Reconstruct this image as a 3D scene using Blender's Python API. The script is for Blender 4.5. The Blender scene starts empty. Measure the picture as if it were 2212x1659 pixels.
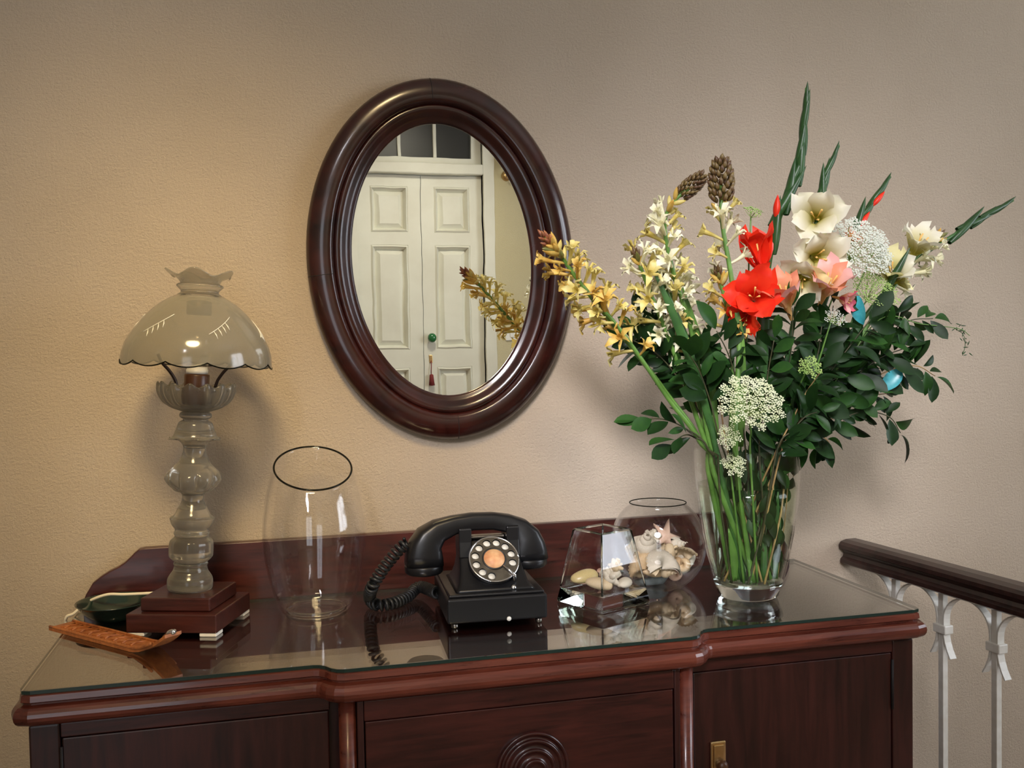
import bpy, bmesh, math, random
from mathutils import Vector, Matrix, Quaternion
PI = math.pi
rnd = random.Random(7)
SC = bpy.context.scene
COL = SC.collection

# ------------------------------------------------------------------ camera
T = 0.80                                   # height of the sideboard's glass top
FPX = 2104.57
YAW, PITCH, ROLL = 0.239935, 0.034576, -0.017478
CAM = Vector((-0.353677, -1.859860, T + 0.448229))
_fw = Vector((math.sin(YAW)*math.cos(PITCH), math.cos(YAW)*math.cos(PITCH), -math.sin(PITCH)))
_r0 = Vector((math.cos(YAW), -math.sin(YAW), 0)); _u0 = _r0.cross(_fw)
_r = math.cos(ROLL)*_r0 + math.sin(ROLL)*_u0
_u = -math.sin(ROLL)*_r0 + math.cos(ROLL)*_u0
cam_d = bpy.data.cameras.new('camera'); cam = bpy.data.objects.new('camera', cam_d); COL.objects.link(cam)
cam.matrix_world = Matrix(((_r.x, _u.x, -_fw.x, CAM.x), (_r.y, _u.y, -_fw.y, CAM.y), (_r.z, _u.z, -_fw.z, CAM.z), (0, 0, 0, 1)))
cam_d.sensor_fit = 'HORIZONTAL'; cam_d.sensor_width = 36; cam_d.lens = FPX/2212*36
cam_d.clip_start = 0.05
SC.camera = cam
def ray(q): return _fw + _r*((q[0]-1106)/FPX) - _u*((q[1]-829.5)/FPX)
def onz(q, z): d = ray(q); return CAM + d*((z-CAM.z)/d.z)
def ony(q, y): d = ray(q); return CAM + d*((y-CAM.y)/d.y)

# ------------------------------------------------------------------ light
world = bpy.data.worlds.new('sky'); SC.world = world; world.use_nodes = True
world.node_tree.nodes['Background'].inputs[0].default_value = (0.75, 0.87, 1.0, 1)
world.node_tree.nodes['Background'].inputs[1].default_value = 1.0
SC.view_settings.view_transform = 'Standard'; SC.view_settings.look = 'None'
SC.view_settings.exposure = 0.14; SC.view_settings.gamma = 1.0; SC.view_settings.use_curve_mapping = False
SC.cycles.transparent_max_bounces = 40; SC.cycles.max_bounces = 14; SC.cycles.transmission_bounces = 14
def area(name, loc, aim, sx, sy, power, col, spread=PI):
    l = bpy.data.lights.new(name, 'AREA'); l.shape = 'RECTANGLE'; l.size = sx; l.size_y = sy
    l.energy = power; l.color = col; l.spread = spread
    o = bpy.data.objects.new(name, l); COL.objects.link(o); o.location = loc
    o.rotation_euler = (Vector(aim)-Vector(loc)).to_track_quat('-Z', 'Y').to_euler(); return o
def spot(name, loc, aim, power, col, deg, blend, rad):
    l = bpy.data.lights.new(name, 'SPOT'); l.energy = power; l.color = col
    l.spot_size = math.radians(deg); l.spot_blend = blend; l.shadow_soft_size = rad
    o = bpy.data.objects.new(name, l); COL.objects.link(o); o.location = loc
    o.rotation_euler = (Vector(aim)-Vector(loc)).to_track_quat('-Z', 'Y').to_euler(); return o
RX0, RX1, RY, RZ = -2.4, 3.0, -4.5, 3.3    # room extents
area('window_daylight', (RX1+0.10, -1.75, 1.75), (0, -1.75, 1.75), 1.5, 1.7, 64, (0.86, 0.91, 1.0))
area('balcony_daylight', (-1.35, RY-0.10, 1.45), (-1.35, 0, 1.45), 1.1, 2.3, 15, (0.95, 0.96, 1.0))
# unseen spots added for pools of light on the wall, one on the door opposite
WARM, NEUT = (1.0, 0.75, 0.42), (0.97, 0.94, 1.0)
spot('added_spot', (-0.55, -2.0, 3.2), (-0.46, 0, 1.30), 560, (1.0, 0.74, 0.38), 26, 1.0, 0.40)
spot('added_wall_spot', (-0.75, -2.6, 2.5), (0.36, 0, 0.98), 640, NEUT, 19, 1.0, 0.40)  # floats mid-room without a fixture, added to brighten the wall beside the bouquet
spot('added_spot', (0.10, -2.2, 3.2), (0.84, 0, 1.38), 460, NEUT, 22, 1.0, 0.40)
spot('added_spot', (0.60, -2.8, 3.2), (0.60, RY, 1.7), 115, (1.0, 0.93, 0.78), 60, 1.0, 0.2)  # added to brighten the door in its reflection

# ------------------------------------------------------------------ materials
MATS = {}
def newmat(name):
    m = bpy.data.materials.new(name); m.use_nodes = True; m.node_tree.nodes.clear(); MATS[name] = m
    nt = m.node_tree; out = nt.nodes.new('ShaderNodeOutputMaterial'); return m, nt, out
def N(nt, t, **kw):
    n = nt.nodes.new(t)
    for k, v in kw.items():
        if k in n.inputs: n.inputs[k].default_value = v
        else: setattr(n, k, v)
    return n
def L(nt, a, b): nt.links.new(a, b)
def c4(c): return (c[0], c[1], c[2], 1)
def pmat(name, col, rough=0.5, metal=0.0, col2=None, scale=20, stretch=(1, 1, 1), bump=0.0, bscale=80, coat=0.0, spec=0.5, sheen=0.0, trans=0.0, detail=4, ramp=(0.35, 0.65), sss=0.0):
    m, nt, out = newmat(name)
    p = N(nt, 'ShaderNodeBsdfPrincipled'); p.inputs['Roughness'].default_value = rough; p.inputs['Metallic'].default_value = metal
    p.inputs['Coat Weight'].default_value = coat; p.inputs['Coat Roughness'].default_value = 0.12
    p.inputs['Specular IOR Level'].default_value = spec
    p.inputs['Base Color'].default_value = c4(col)
    tc = N(nt, 'ShaderNodeTexCoord'); mp = N(nt, 'ShaderNodeMapping'); mp.inputs['Scale'].default_value = stretch
    L(nt, tc.outputs['Object'], mp.inputs[0])
    if col2:
        no = N(nt, 'ShaderNodeTexNoise'); no.inputs['Scale'].default_value = scale; no.inputs['Detail'].default_value = detail
        L(nt, mp.outputs[0], no.inputs['Vector'])
        r = N(nt, 'ShaderNodeValToRGB'); r.color_ramp.elements[0].color = c4(col); r.color_ramp.elements[1].color = c4(col2)
        r.color_ramp.elements[0].position, r.color_ramp.elements[1].position = ramp
        L(nt, no.outputs[0], r.inputs[0]); L(nt, r.outputs[0], p.inputs['Base Color'])
    if bump:
        nb = N(nt, 'ShaderNodeTexNoise'); nb.inputs['Scale'].default_value = bscale; nb.inputs['Detail'].default_value = 3
        L(nt, mp.outputs[0], nb.inputs['Vector'])
        b = N(nt, 'ShaderNodeBump'); b.inputs['Strength'].default_value = bump; b.inputs['Distance'].default_value = 0.004
        L(nt, nb.outputs[0], b.inputs['Height']); L(nt, b.outputs[0], p.inputs['Normal'])
    if trans:
        tr = N(nt, 'ShaderNodeBsdfTranslucent'); tr.inputs[0].default_value = c4(col2 or col)
        mx = N(nt, 'ShaderNodeMixShader'); mx.inputs[0].default_value = trans
        L(nt, p.outputs[0], mx.inputs[1]); L(nt, tr.outputs[0], mx.inputs[2]); L(nt, mx.outputs[0], out.inputs[0])
    else: L(nt, p.outputs[0], out.inputs[0])
    return m
def schlick(nt, f0=0.04):
    g = N(nt, 'ShaderNodeNewGeometry'); d = N(nt, 'ShaderNodeVectorMath', operation='DOT_PRODUCT')
    L(nt, g.outputs['Incoming'], d.inputs[0]); L(nt, g.outputs['Normal'], d.inputs[1])
    a = N(nt, 'ShaderNodeMath', operation='ABSOLUTE'); L(nt, d.outputs['Value'], a.inputs[0])
    s = N(nt, 'ShaderNodeMath', operation='SUBTRACT'); s.inputs[0].default_value = 1; L(nt, a.outputs[0], s.inputs[1])
    p = N(nt, 'ShaderNodeMath', operation='POWER'); L(nt, s.outputs[0], p.inputs[0]); p.inputs[1].default_value = 5
    k = N(nt, 'ShaderNodeMath', operation='MULTIPLY_ADD'); L(nt, p.outputs[0], k.inputs[0]); k.inputs[1].default_value = 1-f0; k.inputs[2].default_value = f0
    return k, s
def thin_glass(name, tint=(0.97, 0.975, 0.97), f0=0.04, rough=0.0):
    m, nt, out = newmat(name)
    k, _ = schlick(nt, f0)
    t = N(nt, 'ShaderNodeBsdfTransparent'); t.inputs[0].default_value = c4(tint)
    g = N(nt, 'ShaderNodeBsdfGlossy'); g.inputs['Roughness'].default_value = rough; g.inputs[0].default_value = (1, 1, 1, 1)
    x = N(nt, 'ShaderNodeMixShader'); L(nt, k.outputs[0], x.inputs[0]); L(nt, t.outputs[0], x.inputs[1]); L(nt, g.outputs[0], x.inputs[2])
    L(nt, x.outputs[0], out.inputs[0]); return m
def frosted(name, tcol, dcol, amt, edge):
    # thin etched glass: clear transmission, scattering that grows towards the edges, light gloss
    m, nt, out = newmat(name)
    k, s = schlick(nt, 0.04)
    t = N(nt, 'ShaderNodeBsdfTransparent'); t.inputs[0].default_value = c4(tcol)
    d = N(nt, 'ShaderNodeBsdfDiffuse'); d.inputs[0].default_value = c4(dcol)
    tl = N(nt, 'ShaderNodeBsdfTranslucent'); tl.inputs[0].default_value = c4(dcol)
    a = N(nt, 'ShaderNodeMixShader'); a.inputs[0].default_value = 0.5; L(nt, d.outputs[0], a.inputs[1]); L(nt, tl.outputs[0], a.inputs[2])
    pw = N(nt, 'ShaderNodeMath', operation='POWER'); L(nt, s.outputs[0], pw.inputs[0]); pw.inputs[1].default_value = 2.5
    fa = N(nt, 'ShaderNodeMath', operation='MULTIPLY_ADD'); L(nt, pw.outputs[0], fa.inputs[0]); fa.inputs[1].default_value = edge; fa.inputs[2].default_value = amt
    b = N(nt, 'ShaderNodeMixShader'); L(nt, fa.outputs[0], b.inputs[0]); L(nt, t.outputs[0], b.inputs[1]); L(nt, a.outputs[0], b.inputs[2])
    g = N(nt, 'ShaderNodeBsdfGlossy'); g.inputs['Roughness'].default_value = 0.12
    c = N(nt, 'ShaderNodeMixShader'); L(nt, k.outputs[0], c.inputs[0]); L(nt, b.outputs[0], c.inputs[1]); L(nt, g.outputs[0], c.inputs[2])
    L(nt, c.outputs[0], out.inputs[0]); return m
def solid_glass(name, col=(1, 1, 1), rough=0.0, ior=1.48):
    m, nt, out = newmat(name)
    g = N(nt, 'ShaderNodeBsdfGlass'); g.inputs['Color'].default_value = c4(col); g.inputs['Roughness'].default_value = rough; g.inputs['IOR'].default_value = ior
    L(nt, g.outputs[0], out.inputs[0]); return m

def wall_mat(name, ca, cb):
    m, nt, out = newmat(name)
    p = N(nt, 'ShaderNodeBsdfPrincipled'); p.inputs['Roughness'].default_value = 0.85; p.inputs['Specular IOR Level'].default_value = 0.25
    tc = N(nt, 'ShaderNodeTexCoord')
    n1 = N(nt, 'ShaderNodeTexNoise'); n1.inputs['Scale'].default_value = 2.2; n1.inputs['Detail'].default_value = 3; L(nt, tc.outputs['Object'], n1.inputs['Vector'])
    r = N(nt, 'ShaderNodeValToRGB'); r.color_ramp.elements[0].color = c4(ca); r.color_ramp.elements[1].color = c4(cb)
    r.color_ramp.elements[0].position = 0.3; r.color_ramp.elements[1].position = 0.7
    L(nt, n1.outputs[0], r.inputs[0]); L(nt, r.outputs[0], p.inputs['Base Color'])
    n2 = N(nt, 'ShaderNodeTexNoise'); n2.inputs['Scale'].default_value = 190; n2.inputs['Detail'].default_value = 6; n2.inputs['Roughness'].default_value = 0.75; L(nt, tc.outputs['Object'], n2.inputs['Vector'])
    n3 = N(nt, 'ShaderNodeTexNoise'); n3.inputs['Scale'].default_value = 14; n3.inputs['Detail'].default_value = 3; L(nt, tc.outputs['Object'], n3.inputs['Vector'])
    b1 = N(nt, 'ShaderNodeBump'); b1.inputs['Strength'].default_value = 1.0; b1.inputs['Distance'].default_value = 0.006; L(nt, n2.outputs[0], b1.inputs['Height'])
    b2 = N(nt, 'ShaderNodeBump'); b2.inputs['Strength'].default_value = 0.25; b2.inputs['Distance'].default_value = 0.01; L(nt, n3.outputs[0], b2.inputs['Height'])
    L(nt, b1.outputs[0], b2.inputs['Normal']); L(nt, b2.outputs[0], p.inputs['Normal'])
    L(nt, p.outputs[0], out.inputs[0]); return m
def wood_mat(name, ca, cb, rough=0.28, axis='X', coat=0.3, gs=9):
    m, nt, out = newmat(name)
    p = N(nt, 'ShaderNodeBsdfPrincipled'); p.inputs['Coat Weight'].default_value = coat; p.inputs['Coat Roughness'].default_value = 0.1
    tc = N(nt, 'ShaderNodeTexCoord'); mp = N(nt, 'ShaderNodeMapping')
    mp.inputs['Scale'].default_value = {'X': (0.9, 9, 9), 'Z': (9, 9, 0.9), 'O': (6, 6, 6)}[axis]
    L(nt, tc.outputs['Object'], mp.inputs[0])
    n1 = N(nt, 'ShaderNodeTexNoise'); n1.inputs['Scale'].default_value = gs; n1.inputs['Detail'].default_value = 8; n1.inputs['Roughness'].default_value = 0.65; n1.inputs['Distortion'].default_value = 0.6
    L(nt, mp.outputs[0], n1.inputs['Vector'])
    n2 = N(nt, 'ShaderNodeTexNoise'); n2.inputs['Scale'].default_value = 5; L(nt, tc.outputs['Object'], n2.inputs['Vector'])
    ad = N(nt, 'ShaderNodeMath', operation='MULTIPLY_ADD'); L(nt, n2.outputs[0], ad.inputs[0]); ad.inputs[1].default_value = 0.5
    L(nt, n1.outputs[0], ad.inputs[2])
    r = N(nt, 'ShaderNodeValToRGB'); r.color_ramp.elements[0].color = c4(ca); r.color_ramp.elements[1].color = c4(cb)
    r.color_ramp.elements[0].position = 0.55; r.color_ramp.elements[1].position = 0.95
    L(nt, ad.outputs[0], r.inputs[0]); L(nt, r.outputs[0], p.inputs['Base Color'])
    rr = N(nt, 'ShaderNodeMapRange'); rr.inputs['To Min'].default_value = rough-0.06; rr.inputs['To Max'].default_value = rough+0.14
    L(nt, n1.outputs[0], rr.inputs['Value']); L(nt, rr.outputs[0], p.inputs['Roughness'])
    b = N(nt, 'ShaderNodeBump'); b.inputs['Strength'].default_value = 0.08; b.inputs['Distance'].default_value = 0.002
    L(nt, n1.outputs[0], b.inputs['Height']); L(nt, b.outputs[0], p.inputs['Normal'])
    L(nt, p.outputs[0], out.inputs[0]); return m
wall_mat('plaster', (0.60, 0.49, 0.365), (0.68, 0.565, 0.435))
wall_mat('plaster_cream', (0.72, 0.64, 0.40), (0.76, 0.69, 0.46))
pmat('ceiling_white', (0.75, 0.72, 0.66), 0.9)
pmat('floor_tile', (0.24, 0.14, 0.09), 0.4, col2=(0.30, 0.19, 0.12), scale=6)
wood_mat('mahogany', (0.017, 0.0036, 0.0032), (0.068, 0.0125, 0.0085), 0.27, 'X')
wood_mat('mahogany_v', (0.011, 0.0026, 0.0024), (0.045, 0.0085, 0.006), 0.30, 'Z', gs=7)
wood_mat('mahogany_edge', (0.052, 0.0100, 0.0065), (0.175, 0.040, 0.021), 0.26, 'X')
wood_mat('mirror_wood', (0.0075, 0.0020, 0.0018), (0.036, 0.0062, 0.0042), 0.20, 'O', coat=0.35, gs=3)
wood_mat('rail_wood', (0.012, 0.006, 0.005), (0.045, 0.018, 0.014), 0.35, 'O')
wood_mat('lamp_wood', (0.018, 0.0045, 0.0038), (0.070, 0.015, 0.011), 0.28, 'X')
wood_mat('carved_wood', (0.20, 0.055, 0.014), (0.50, 0.17, 0.045), 0.45, 'O', coat=0.1, gs=14)
pmat('dark_gap', (0.006, 0.003, 0.003), 0.7)
pmat('brass', (0.62, 0.42, 0.18), 0.32, 1.0, col2=(0.80, 0.58, 0.30), scale=40)
pmat('bakelite', (0.006, 0.006, 0.007), 0.34, bump=0.05, bscale=60, spec=0.45)
pmat('cord_rubber', (0.012, 0.013, 0.014), 0.42)
pmat('chrome', (0.78, 0.78, 0.80), 0.12, 1.0)
pmat('dial_metal', (0.13, 0.12, 0.105), 0.30, 1.0, col2=(0.20, 0.185, 0.16), scale=90)
pmat('dial_black', (0.015, 0.015, 0.014), 0.4)
pmat('enamel_white', (0.78, 0.76, 0.68), 0.4)
pmat('dial_card', (0.62, 0.27, 0.12), 0.5, col2=(0.80, 0.48, 0.24), scale=70)
pmat('white_trim', (0.85, 0.82, 0.76), 0.4)
pmat('cord_cream', (0.80, 0.74, 0.60), 0.5)
pmat('socket_brown', (0.075, 0.028, 0.010), 0.35)
pmat('wire_dark', (0.035, 0.022, 0.018), 0.35, 0.6)
pmat('porcelain', (0.80, 0.79, 0.74), 0.3)
pmat('dish_green', (0.012, 0.028, 0.022), 0.15, coat=0.5)
pmat('iron_white', (0.70, 0.68, 0.62), 0.45, col2=(0.62, 0.59, 0.52), scale=60)
pmat('door_paint', (0.80, 0.80, 0.70), 0.5, col2=(0.73, 0.72, 0.62), scale=5)
pmat('transom_dark', (0.02, 0.022, 0.022), 0.25)
pmat('knob_green', (0.02, 0.16, 0.05), 0.1, coat=0.6)
pmat('tassel_red', (0.22, 0.03, 0.03), 0.8)
pmat('switch_white', (0.85, 0.85, 0.80), 0.4)
thin_glass('glass_clear', (0.985, 0.985, 0.985), f0=0.032)
thin_glass('glass_plate', (0.95, 0.97, 0.955), f0=0.20)
thin_glass('glass_vase', (0.975, 0.985, 0.97), f0=0.022)
thin_glass('water', (0.93, 0.97, 0.90), f0=0.02)
thin_glass('bulb_glass', (0.93, 0.94, 0.93))
def etched(name, col, rough, scol, a0, a1):
    m, nt, out = newmat(name)
    g = N(nt, 'ShaderNodeBsdfGlass'); g.inputs['Color'].default_value = c4(col); g.inputs['Roughness'].default_value = rough; g.inputs['IOR'].default_value = 1.45
    d = N(nt, 'ShaderNodeBsdfDiffuse'); d.inputs[0].default_value = c4(scol); tl = N(nt, 'ShaderNodeBsdfTranslucent'); tl.inputs[0].default_value = c4(scol)
    a = N(nt, 'ShaderNodeMixShader'); a.inputs[0].default_value = 0.5; L(nt, d.outputs[0], a.inputs[1]); L(nt, tl.outputs[0], a.inputs[2])
    _, s_ = schlick(nt); pw = N(nt, 'ShaderNodeMath', operation='POWER'); L(nt, s_.outputs[0], pw.inputs[0]); pw.inputs[1].default_value = 2.2
    fa = N(nt, 'ShaderNodeMath', operation='MULTIPLY_ADD'); L(nt, pw.outputs[0], fa.inputs[0]); fa.inputs[1].default_value = a1; fa.inputs[2].default_value = a0
    x = N(nt, 'ShaderNodeMixShader'); L(nt, fa.outputs[0], x.inputs[0]); L(nt, g.outputs[0], x.inputs[1]); L(nt, a.outputs[0], x.inputs[2]); L(nt, x.outputs[0], out.inputs[0])
etched('glass_frosted', (0.93, 0.925, 0.90), 0.13, (0.36, 0.34, 0.29), 0.24, 0.68)  # grey towards grazing edges stands in for dark surroundings refracted in the glass
frosted('shade_glass', (0.90, 0.885, 0.85), (0.50, 0.475, 0.39), 0.30, 0.50)
pmat('glass_side', (0.012, 0.030, 0.024), 0.12, spec=0.6)
solid_glass('glass_edge', (0.22, 0.23, 0.22))  # dark tint stands in for the refraction that darkens a glass rim
pmat('cut_line', (0.75, 0.74, 0.66), 0.2)
solid_glass('glass_solid', (0.96, 0.985, 0.97))
m, nt, out = newmat('mirror_silver')
g = N(nt, 'ShaderNodeBsdfGlossy'); g.inputs['Roughness'].default_value = 0.0; g.inputs[0].default_value = (0.93, 0.92, 0.86, 1)
tc = N(nt, 'ShaderNodeTexCoord'); no = N(nt, 'ShaderNodeTexNoise'); no.inputs['Scale'].default_value = 16; no.inputs['Detail'].default_value = 1
L(nt, tc.outputs['Object'], no.inputs['Vector']); b = N(nt, 'ShaderNodeBump'); b.inputs['Strength'].default_value = 0.0035; b.inputs['Distance'].default_value = 0.01
L(nt, no.outputs[0], b.inputs['Height']); L(nt, b.outputs[0], g.inputs['Normal']); L(nt, g.outputs[0], out.inputs[0])
# plants
pmat('leaf_dark', (0.005, 0.020, 0.004), 0.45, col2=(0.012, 0.040, 0.007), scale=30, spec=0.22)
pmat('leaf_mid', (0.014, 0.052, 0.011), 0.45, col2=(0.030, 0.095, 0.014), scale=30, trans=0.15, spec=0.25)
pmat('leaf_bright', (0.055, 0.17, 0.028), 0.42, col2=(0.09, 0.25, 0.05), scale=30, trans=0.2)
pmat('leaf_glare', (0.03, 0.30, 0.36), 0.25, col2=(0.10, 0.48, 0.52), scale=50)  # bluish glare on the foliage, painted as leaf colour
pmat('stem_green', (0.075, 0.17, 0.028), 0.42, col2=(0.13, 0.27, 0.05), scale=30)
pmat('stem_dark', (0.030, 0.090, 0.022), 0.42, col2=(0.05, 0.14, 0.03), scale=30)
pmat('twig', (0.22, 0.13, 0.05), 0.6, col2=(0.42, 0.27, 0.10), scale=40)
pmat('twig_dark', (0.030, 0.035, 0.012), 0.6, col2=(0.060, 0.055, 0.020), scale=40)
pmat('bract_green', (0.016, 0.055, 0.014), 0.40, col2=(0.032, 0.095, 0.022), scale=25, trans=0.1)
pmat('petal_yellow', (0.62, 0.48, 0.09), 0.5, col2=(0.82, 0.74, 0.32), scale=60, trans=0.25)
pmat('petal_amber', (0.58, 0.32, 0.05), 0.5, col2=(0.78, 0.60, 0.16), scale=60, trans=0.25)
pmat('petal_cream', (0.80, 0.76, 0.45), 0.5, col2=(0.90, 0.88, 0.68), scale=60, trans=0.25)
pmat('bud_brown', (0.075, 0.032, 0.012), 0.5, col2=(0.16, 0.11, 0.03), scale=90)
pmat('bud_red', (0.20, 0.055, 0.030), 0.5, col2=(0.38, 0.16, 0.05), scale=90)
pmat('bud_green', (0.12, 0.13, 0.03), 0.5, col2=(0.26, 0.22, 0.05), scale=60)
pmat('petal_red', (0.80, 0.020, 0.008), 0.42, col2=(0.92, 0.055, 0.015), scale=40, trans=0.3)
pmat('petal_white', (0.82, 0.79, 0.60), 0.5, col2=(0.90, 0.88, 0.78), scale=20, trans=0.3)
pmat('petal_throat', (0.74, 0.62, 0.14), 0.5, col2=(0.84, 0.76, 0.34), scale=30, trans=0.25)
pmat('petal_salmon', (0.82, 0.30, 0.16), 0.5, col2=(0.88, 0.46, 0.36), scale=30, trans=0.3)
pmat('petal_pink', (0.84, 0.40, 0.38), 0.5, col2=(0.90, 0.62, 0.56), scale=30, trans=0.3)
pmat('petal_magenta', (0.62, 0.06, 0.14), 0.5, col2=(0.76, 0.18, 0.22), scale=30, trans=0.25)
pmat('lace_white', (0.56, 0.60, 0.34), 0.6, col2=(0.68, 0.70, 0.50), scale=60)
pmat('lace_pale', (0.62, 0.65, 0.56), 0.6)
pmat('lace_green', (0.22, 0.36, 0.08), 0.6, col2=(0.42, 0.54, 0.18), scale=60)
pmat('stamen', (0.75, 0.45, 0.12), 0.5)
def petal_grad(name, base, tip, z0, z1):
    m = pmat(name, tip, 0.5, trans=0.3); nt = m.node_tree
    tc = N(nt, 'ShaderNodeTexCoord'); sx = N(nt, 'ShaderNodeSeparateXYZ'); L(nt, tc.outputs['Object'], sx.inputs[0])
    mr_ = N(nt, 'ShaderNodeMapRange'); mr_.inputs['From Min'].default_value = z0; mr_.inputs['From Max'].default_value = z1; L(nt, sx.outputs['Z'], mr_.inputs['Value'])
    r = N(nt, 'ShaderNodeValToRGB'); r.color_ramp.elements[0].color = c4(base); r.color_ramp.elements[1].color = c4(tip); L(nt, mr_.outputs[0], r.inputs[0])
    for n in nt.nodes:
        if n.type == 'BSDF_PRINCIPLED': L(nt, r.outputs[0], n.inputs['Base Color'])
        if n.type == 'BSDF_TRANSLUCENT': L(nt, r.outputs[0], n.inputs[0])
for nm_, b_, t_ in (('petal_white', (0.52, 0.46, 0.06), (0.86, 0.83, 0.68)), ('petal_throat', (0.50, 0.44, 0.05), (0.82, 0.76, 0.40)), ('petal_salmon', (0.72, 0.44, 0.16), (0.82, 0.30, 0.18)), ('petal_pink', (0.84, 0.50, 0.24), (0.86, 0.46, 0.44))):
    bpy.data.materials.remove(MATS[nm_]); petal_grad(nm_, b_, t_, 0.004, 0.030)
# shells
pmat('shell_cream', (0.50, 0.36, 0.19), 0.5, col2=(0.66, 0.54, 0.36), scale=50, bump=0.2, bscale=200)
pmat('shell_white', (0.50, 0.43, 0.31), 0.5, col2=(0.66, 0.60, 0.49), scale=60, bump=0.25, bscale=160)
pmat('shell_tan', (0.52, 0.33, 0.16), 0.4, col2=(0.72, 0.56, 0.34), scale=45, bump=0.15, bscale=150)
pmat('shell_pink', (0.56, 0.34, 0.23), 0.5, col2=(0.66, 0.48, 0.36), scale=45)
pmat('shell_grey', (0.14, 0.18, 0.19), 0.3, col2=(0.30, 0.33, 0.32), scale=40)
pmat('shell_olive', (0.45, 0.38, 0.14), 0.3, col2=(0.66, 0.50, 0.26), scale=35)

# ------------------------------------------------------------------ mesh helpers
def mesh(name, V, F, smooth=True):
    me = bpy.data.meshes.new(name); me.from_pydata([tuple(v) for v in V], [], F); me.validate()
    if smooth: me.polygons.foreach_set('use_smooth', [True]*len(me.polygons))
    me.update(); return me
def obj(name, me, mat, parent=None, M=None):
    o = bpy.data.objects.new(name, me); COL.objects.link(o)
    if not me.materials:
        for x in (mat if isinstance(mat, (list, tuple)) else [mat]): me.materials.append(MATS[x])
    if parent: o.parent = parent
    if M is not None: o.matrix_local = M
    return o
def tag(o, label=None, cat=None, group=None, kind=None):
    if label: o['label'] = label
    if cat: o['category'] = cat
    if group: o['group'] = group
    if kind: o['kind'] = kind
    return o
def thing(name, label, cat, loc=(0, 0, 0), rotz=0.0, group=None):
    o = bpy.data.objects.new(name, None); COL.objects.link(o); o.empty_display_size = 0.05
    o.location = loc; o.rotation_euler = (0, 0, rotz); return tag(o, label, cat, group)
def struct(name, me, mat, parent=None):
    o = obj(name, me, mat, parent)
    if not parent: o['kind'] = 'structure'
    return o
class G:
    """collects geometry for one mesh"""
    def __init__(s): s.V = []; s.F = []; s.MI = []
    def add(s, V, F, mi=0):
        b = len(s.V); s.V += [Vector(v) for v in V]; s.F += [tuple(i+b for i in f) for f in F]; s.MI += [mi]*len(F); return s
    def box(s, x0, x1, y0, y1, z0, z1, mi=0):
        return s.add([(x0, y0, z0), (x1, y0, z0), (x1, y1, z0), (x0, y1, z0), (x0, y0, z1), (x1, y0, z1), (x1, y1, z1), (x0, y1, z1)],
                     [(0, 3, 2, 1), (4, 5, 6, 7), (0, 1, 5, 4), (1, 2, 6, 5), (2, 3, 7, 6), (3, 0, 4, 7)], mi)
    def tube(s, P, R, n=8, cap=True, mi=0):
        V, F = tube_geo(P, R, n, cap); return s.add(V, F, mi)
    def lathe(s, prof, n=32, fn=None, mi=0, M=None):
        V, F = lathe_geo(prof, n, fn)
        if M is not None: V = [M @ Vector(v) for v in V]
        return s.add(V, F, mi)
    def ell(s, c, ax, r, l, n=6, k=4, mi=0):
        """pointed ellipsoid bud: centre base c along ax, max radius r, length l"""
        ax = Vector(ax).normalized(); P = []; R = []
        for i in range(k+1):
            t = i/k; P.append(Vector(c)+ax*(l*t)); R.append(max(r*math.sin(PI*(0.12+0.88*t))**0.8, r*0.04))
        return s.tube(P, R, n, True, mi)
    def me(s, name, smooth=True):
        me = mesh(name, s.V, s.F, smooth)
        if any(s.MI) and len(me.polygons) == len(s.MI): me.polygons.foreach_set('material_index', s.MI)
        return me
def frames(P):
    P = [Vector(p) for p in P]; n = len(P); out = []
    t0 = (P[1]-P[0]).normalized(); a = Vector((0, 0, 1)) if abs(t0.z) < 0.9 else Vector((1, 0, 0))
    nv = (a - t0*a.dot(t0)).normalized()
    for i in range(n):
        t = (P[min(i+1, n-1)]-P[max(i-1, 0)])
        t = t.normalized() if t.length > 1e-9 else t0
        nv = nv - t*nv.dot(t)
        nv = nv.normalized() if nv.length > 1e-6 else t.orthogonal().normalized()
        out.append((P[i], t, nv, t.cross(nv)))
    return out
def tube_geo(P, R, n=8, cap=True):
    if not isinstance(R, (list, tuple)): R = [R]*len(P)
    V = []; F = []
    for (p, t, a, b), r in zip(frames(P), R):
        for k in range(n):
            an = 2*PI*k/n; V.append(p + (a*math.cos(an)+b*math.sin(an))*r)
    for i in range(len(P)-1):
        for k in range(n):
            F.append((i*n+k, i*n+(k+1) % n, (i+1)*n+(k+1) % n, (i+1)*n+k))
    if cap:
        F.append(tuple(range(n-1, -1, -1))); F.append(tuple((len(P)-1)*n+k for k in range(n)))
    return V, F
def lathe_geo(prof, n=32, fn=None):
    V = []; F = []; m = len(prof)
    for i, (r, z) in enumerate(prof):
        for k in range(n):
            an = 2*PI*k/n; rr, zz = (r, z) if fn is None else fn(i, r, z, an)
            V.append((rr*math.cos(an), rr*math.sin(an), zz))
    for i in range(m-1):
        for k in range(n): F.append((i*n+k, i*n+(k+1) % n, (i+1)*n+(k+1) % n, (i+1)*n+k))
    return V, F
def lathe(name, prof, n=40, fn=None, closed=True):
    V, F = lathe_geo(prof, n, fn); m = len(prof)
    if closed == True:
        F = list(F)
        if prof[0][0] > 1e-4: F.append(tuple(range(n-1, -1, -1)))
        if prof[-1][0] > 1e-4: F.append(tuple((m-1)*n+k for k in range(n)))
    me = mesh(name, V, F)
    bm = bmesh.new(); bm.from_mesh(me); bmesh.ops.remove_doubles(bm, verts=bm.verts, dist=1e-6); bm.to_mesh(me); bm.free()
    me.polygons.foreach_set('use_smooth', [True]*len(me.polygons)); return me
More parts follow.
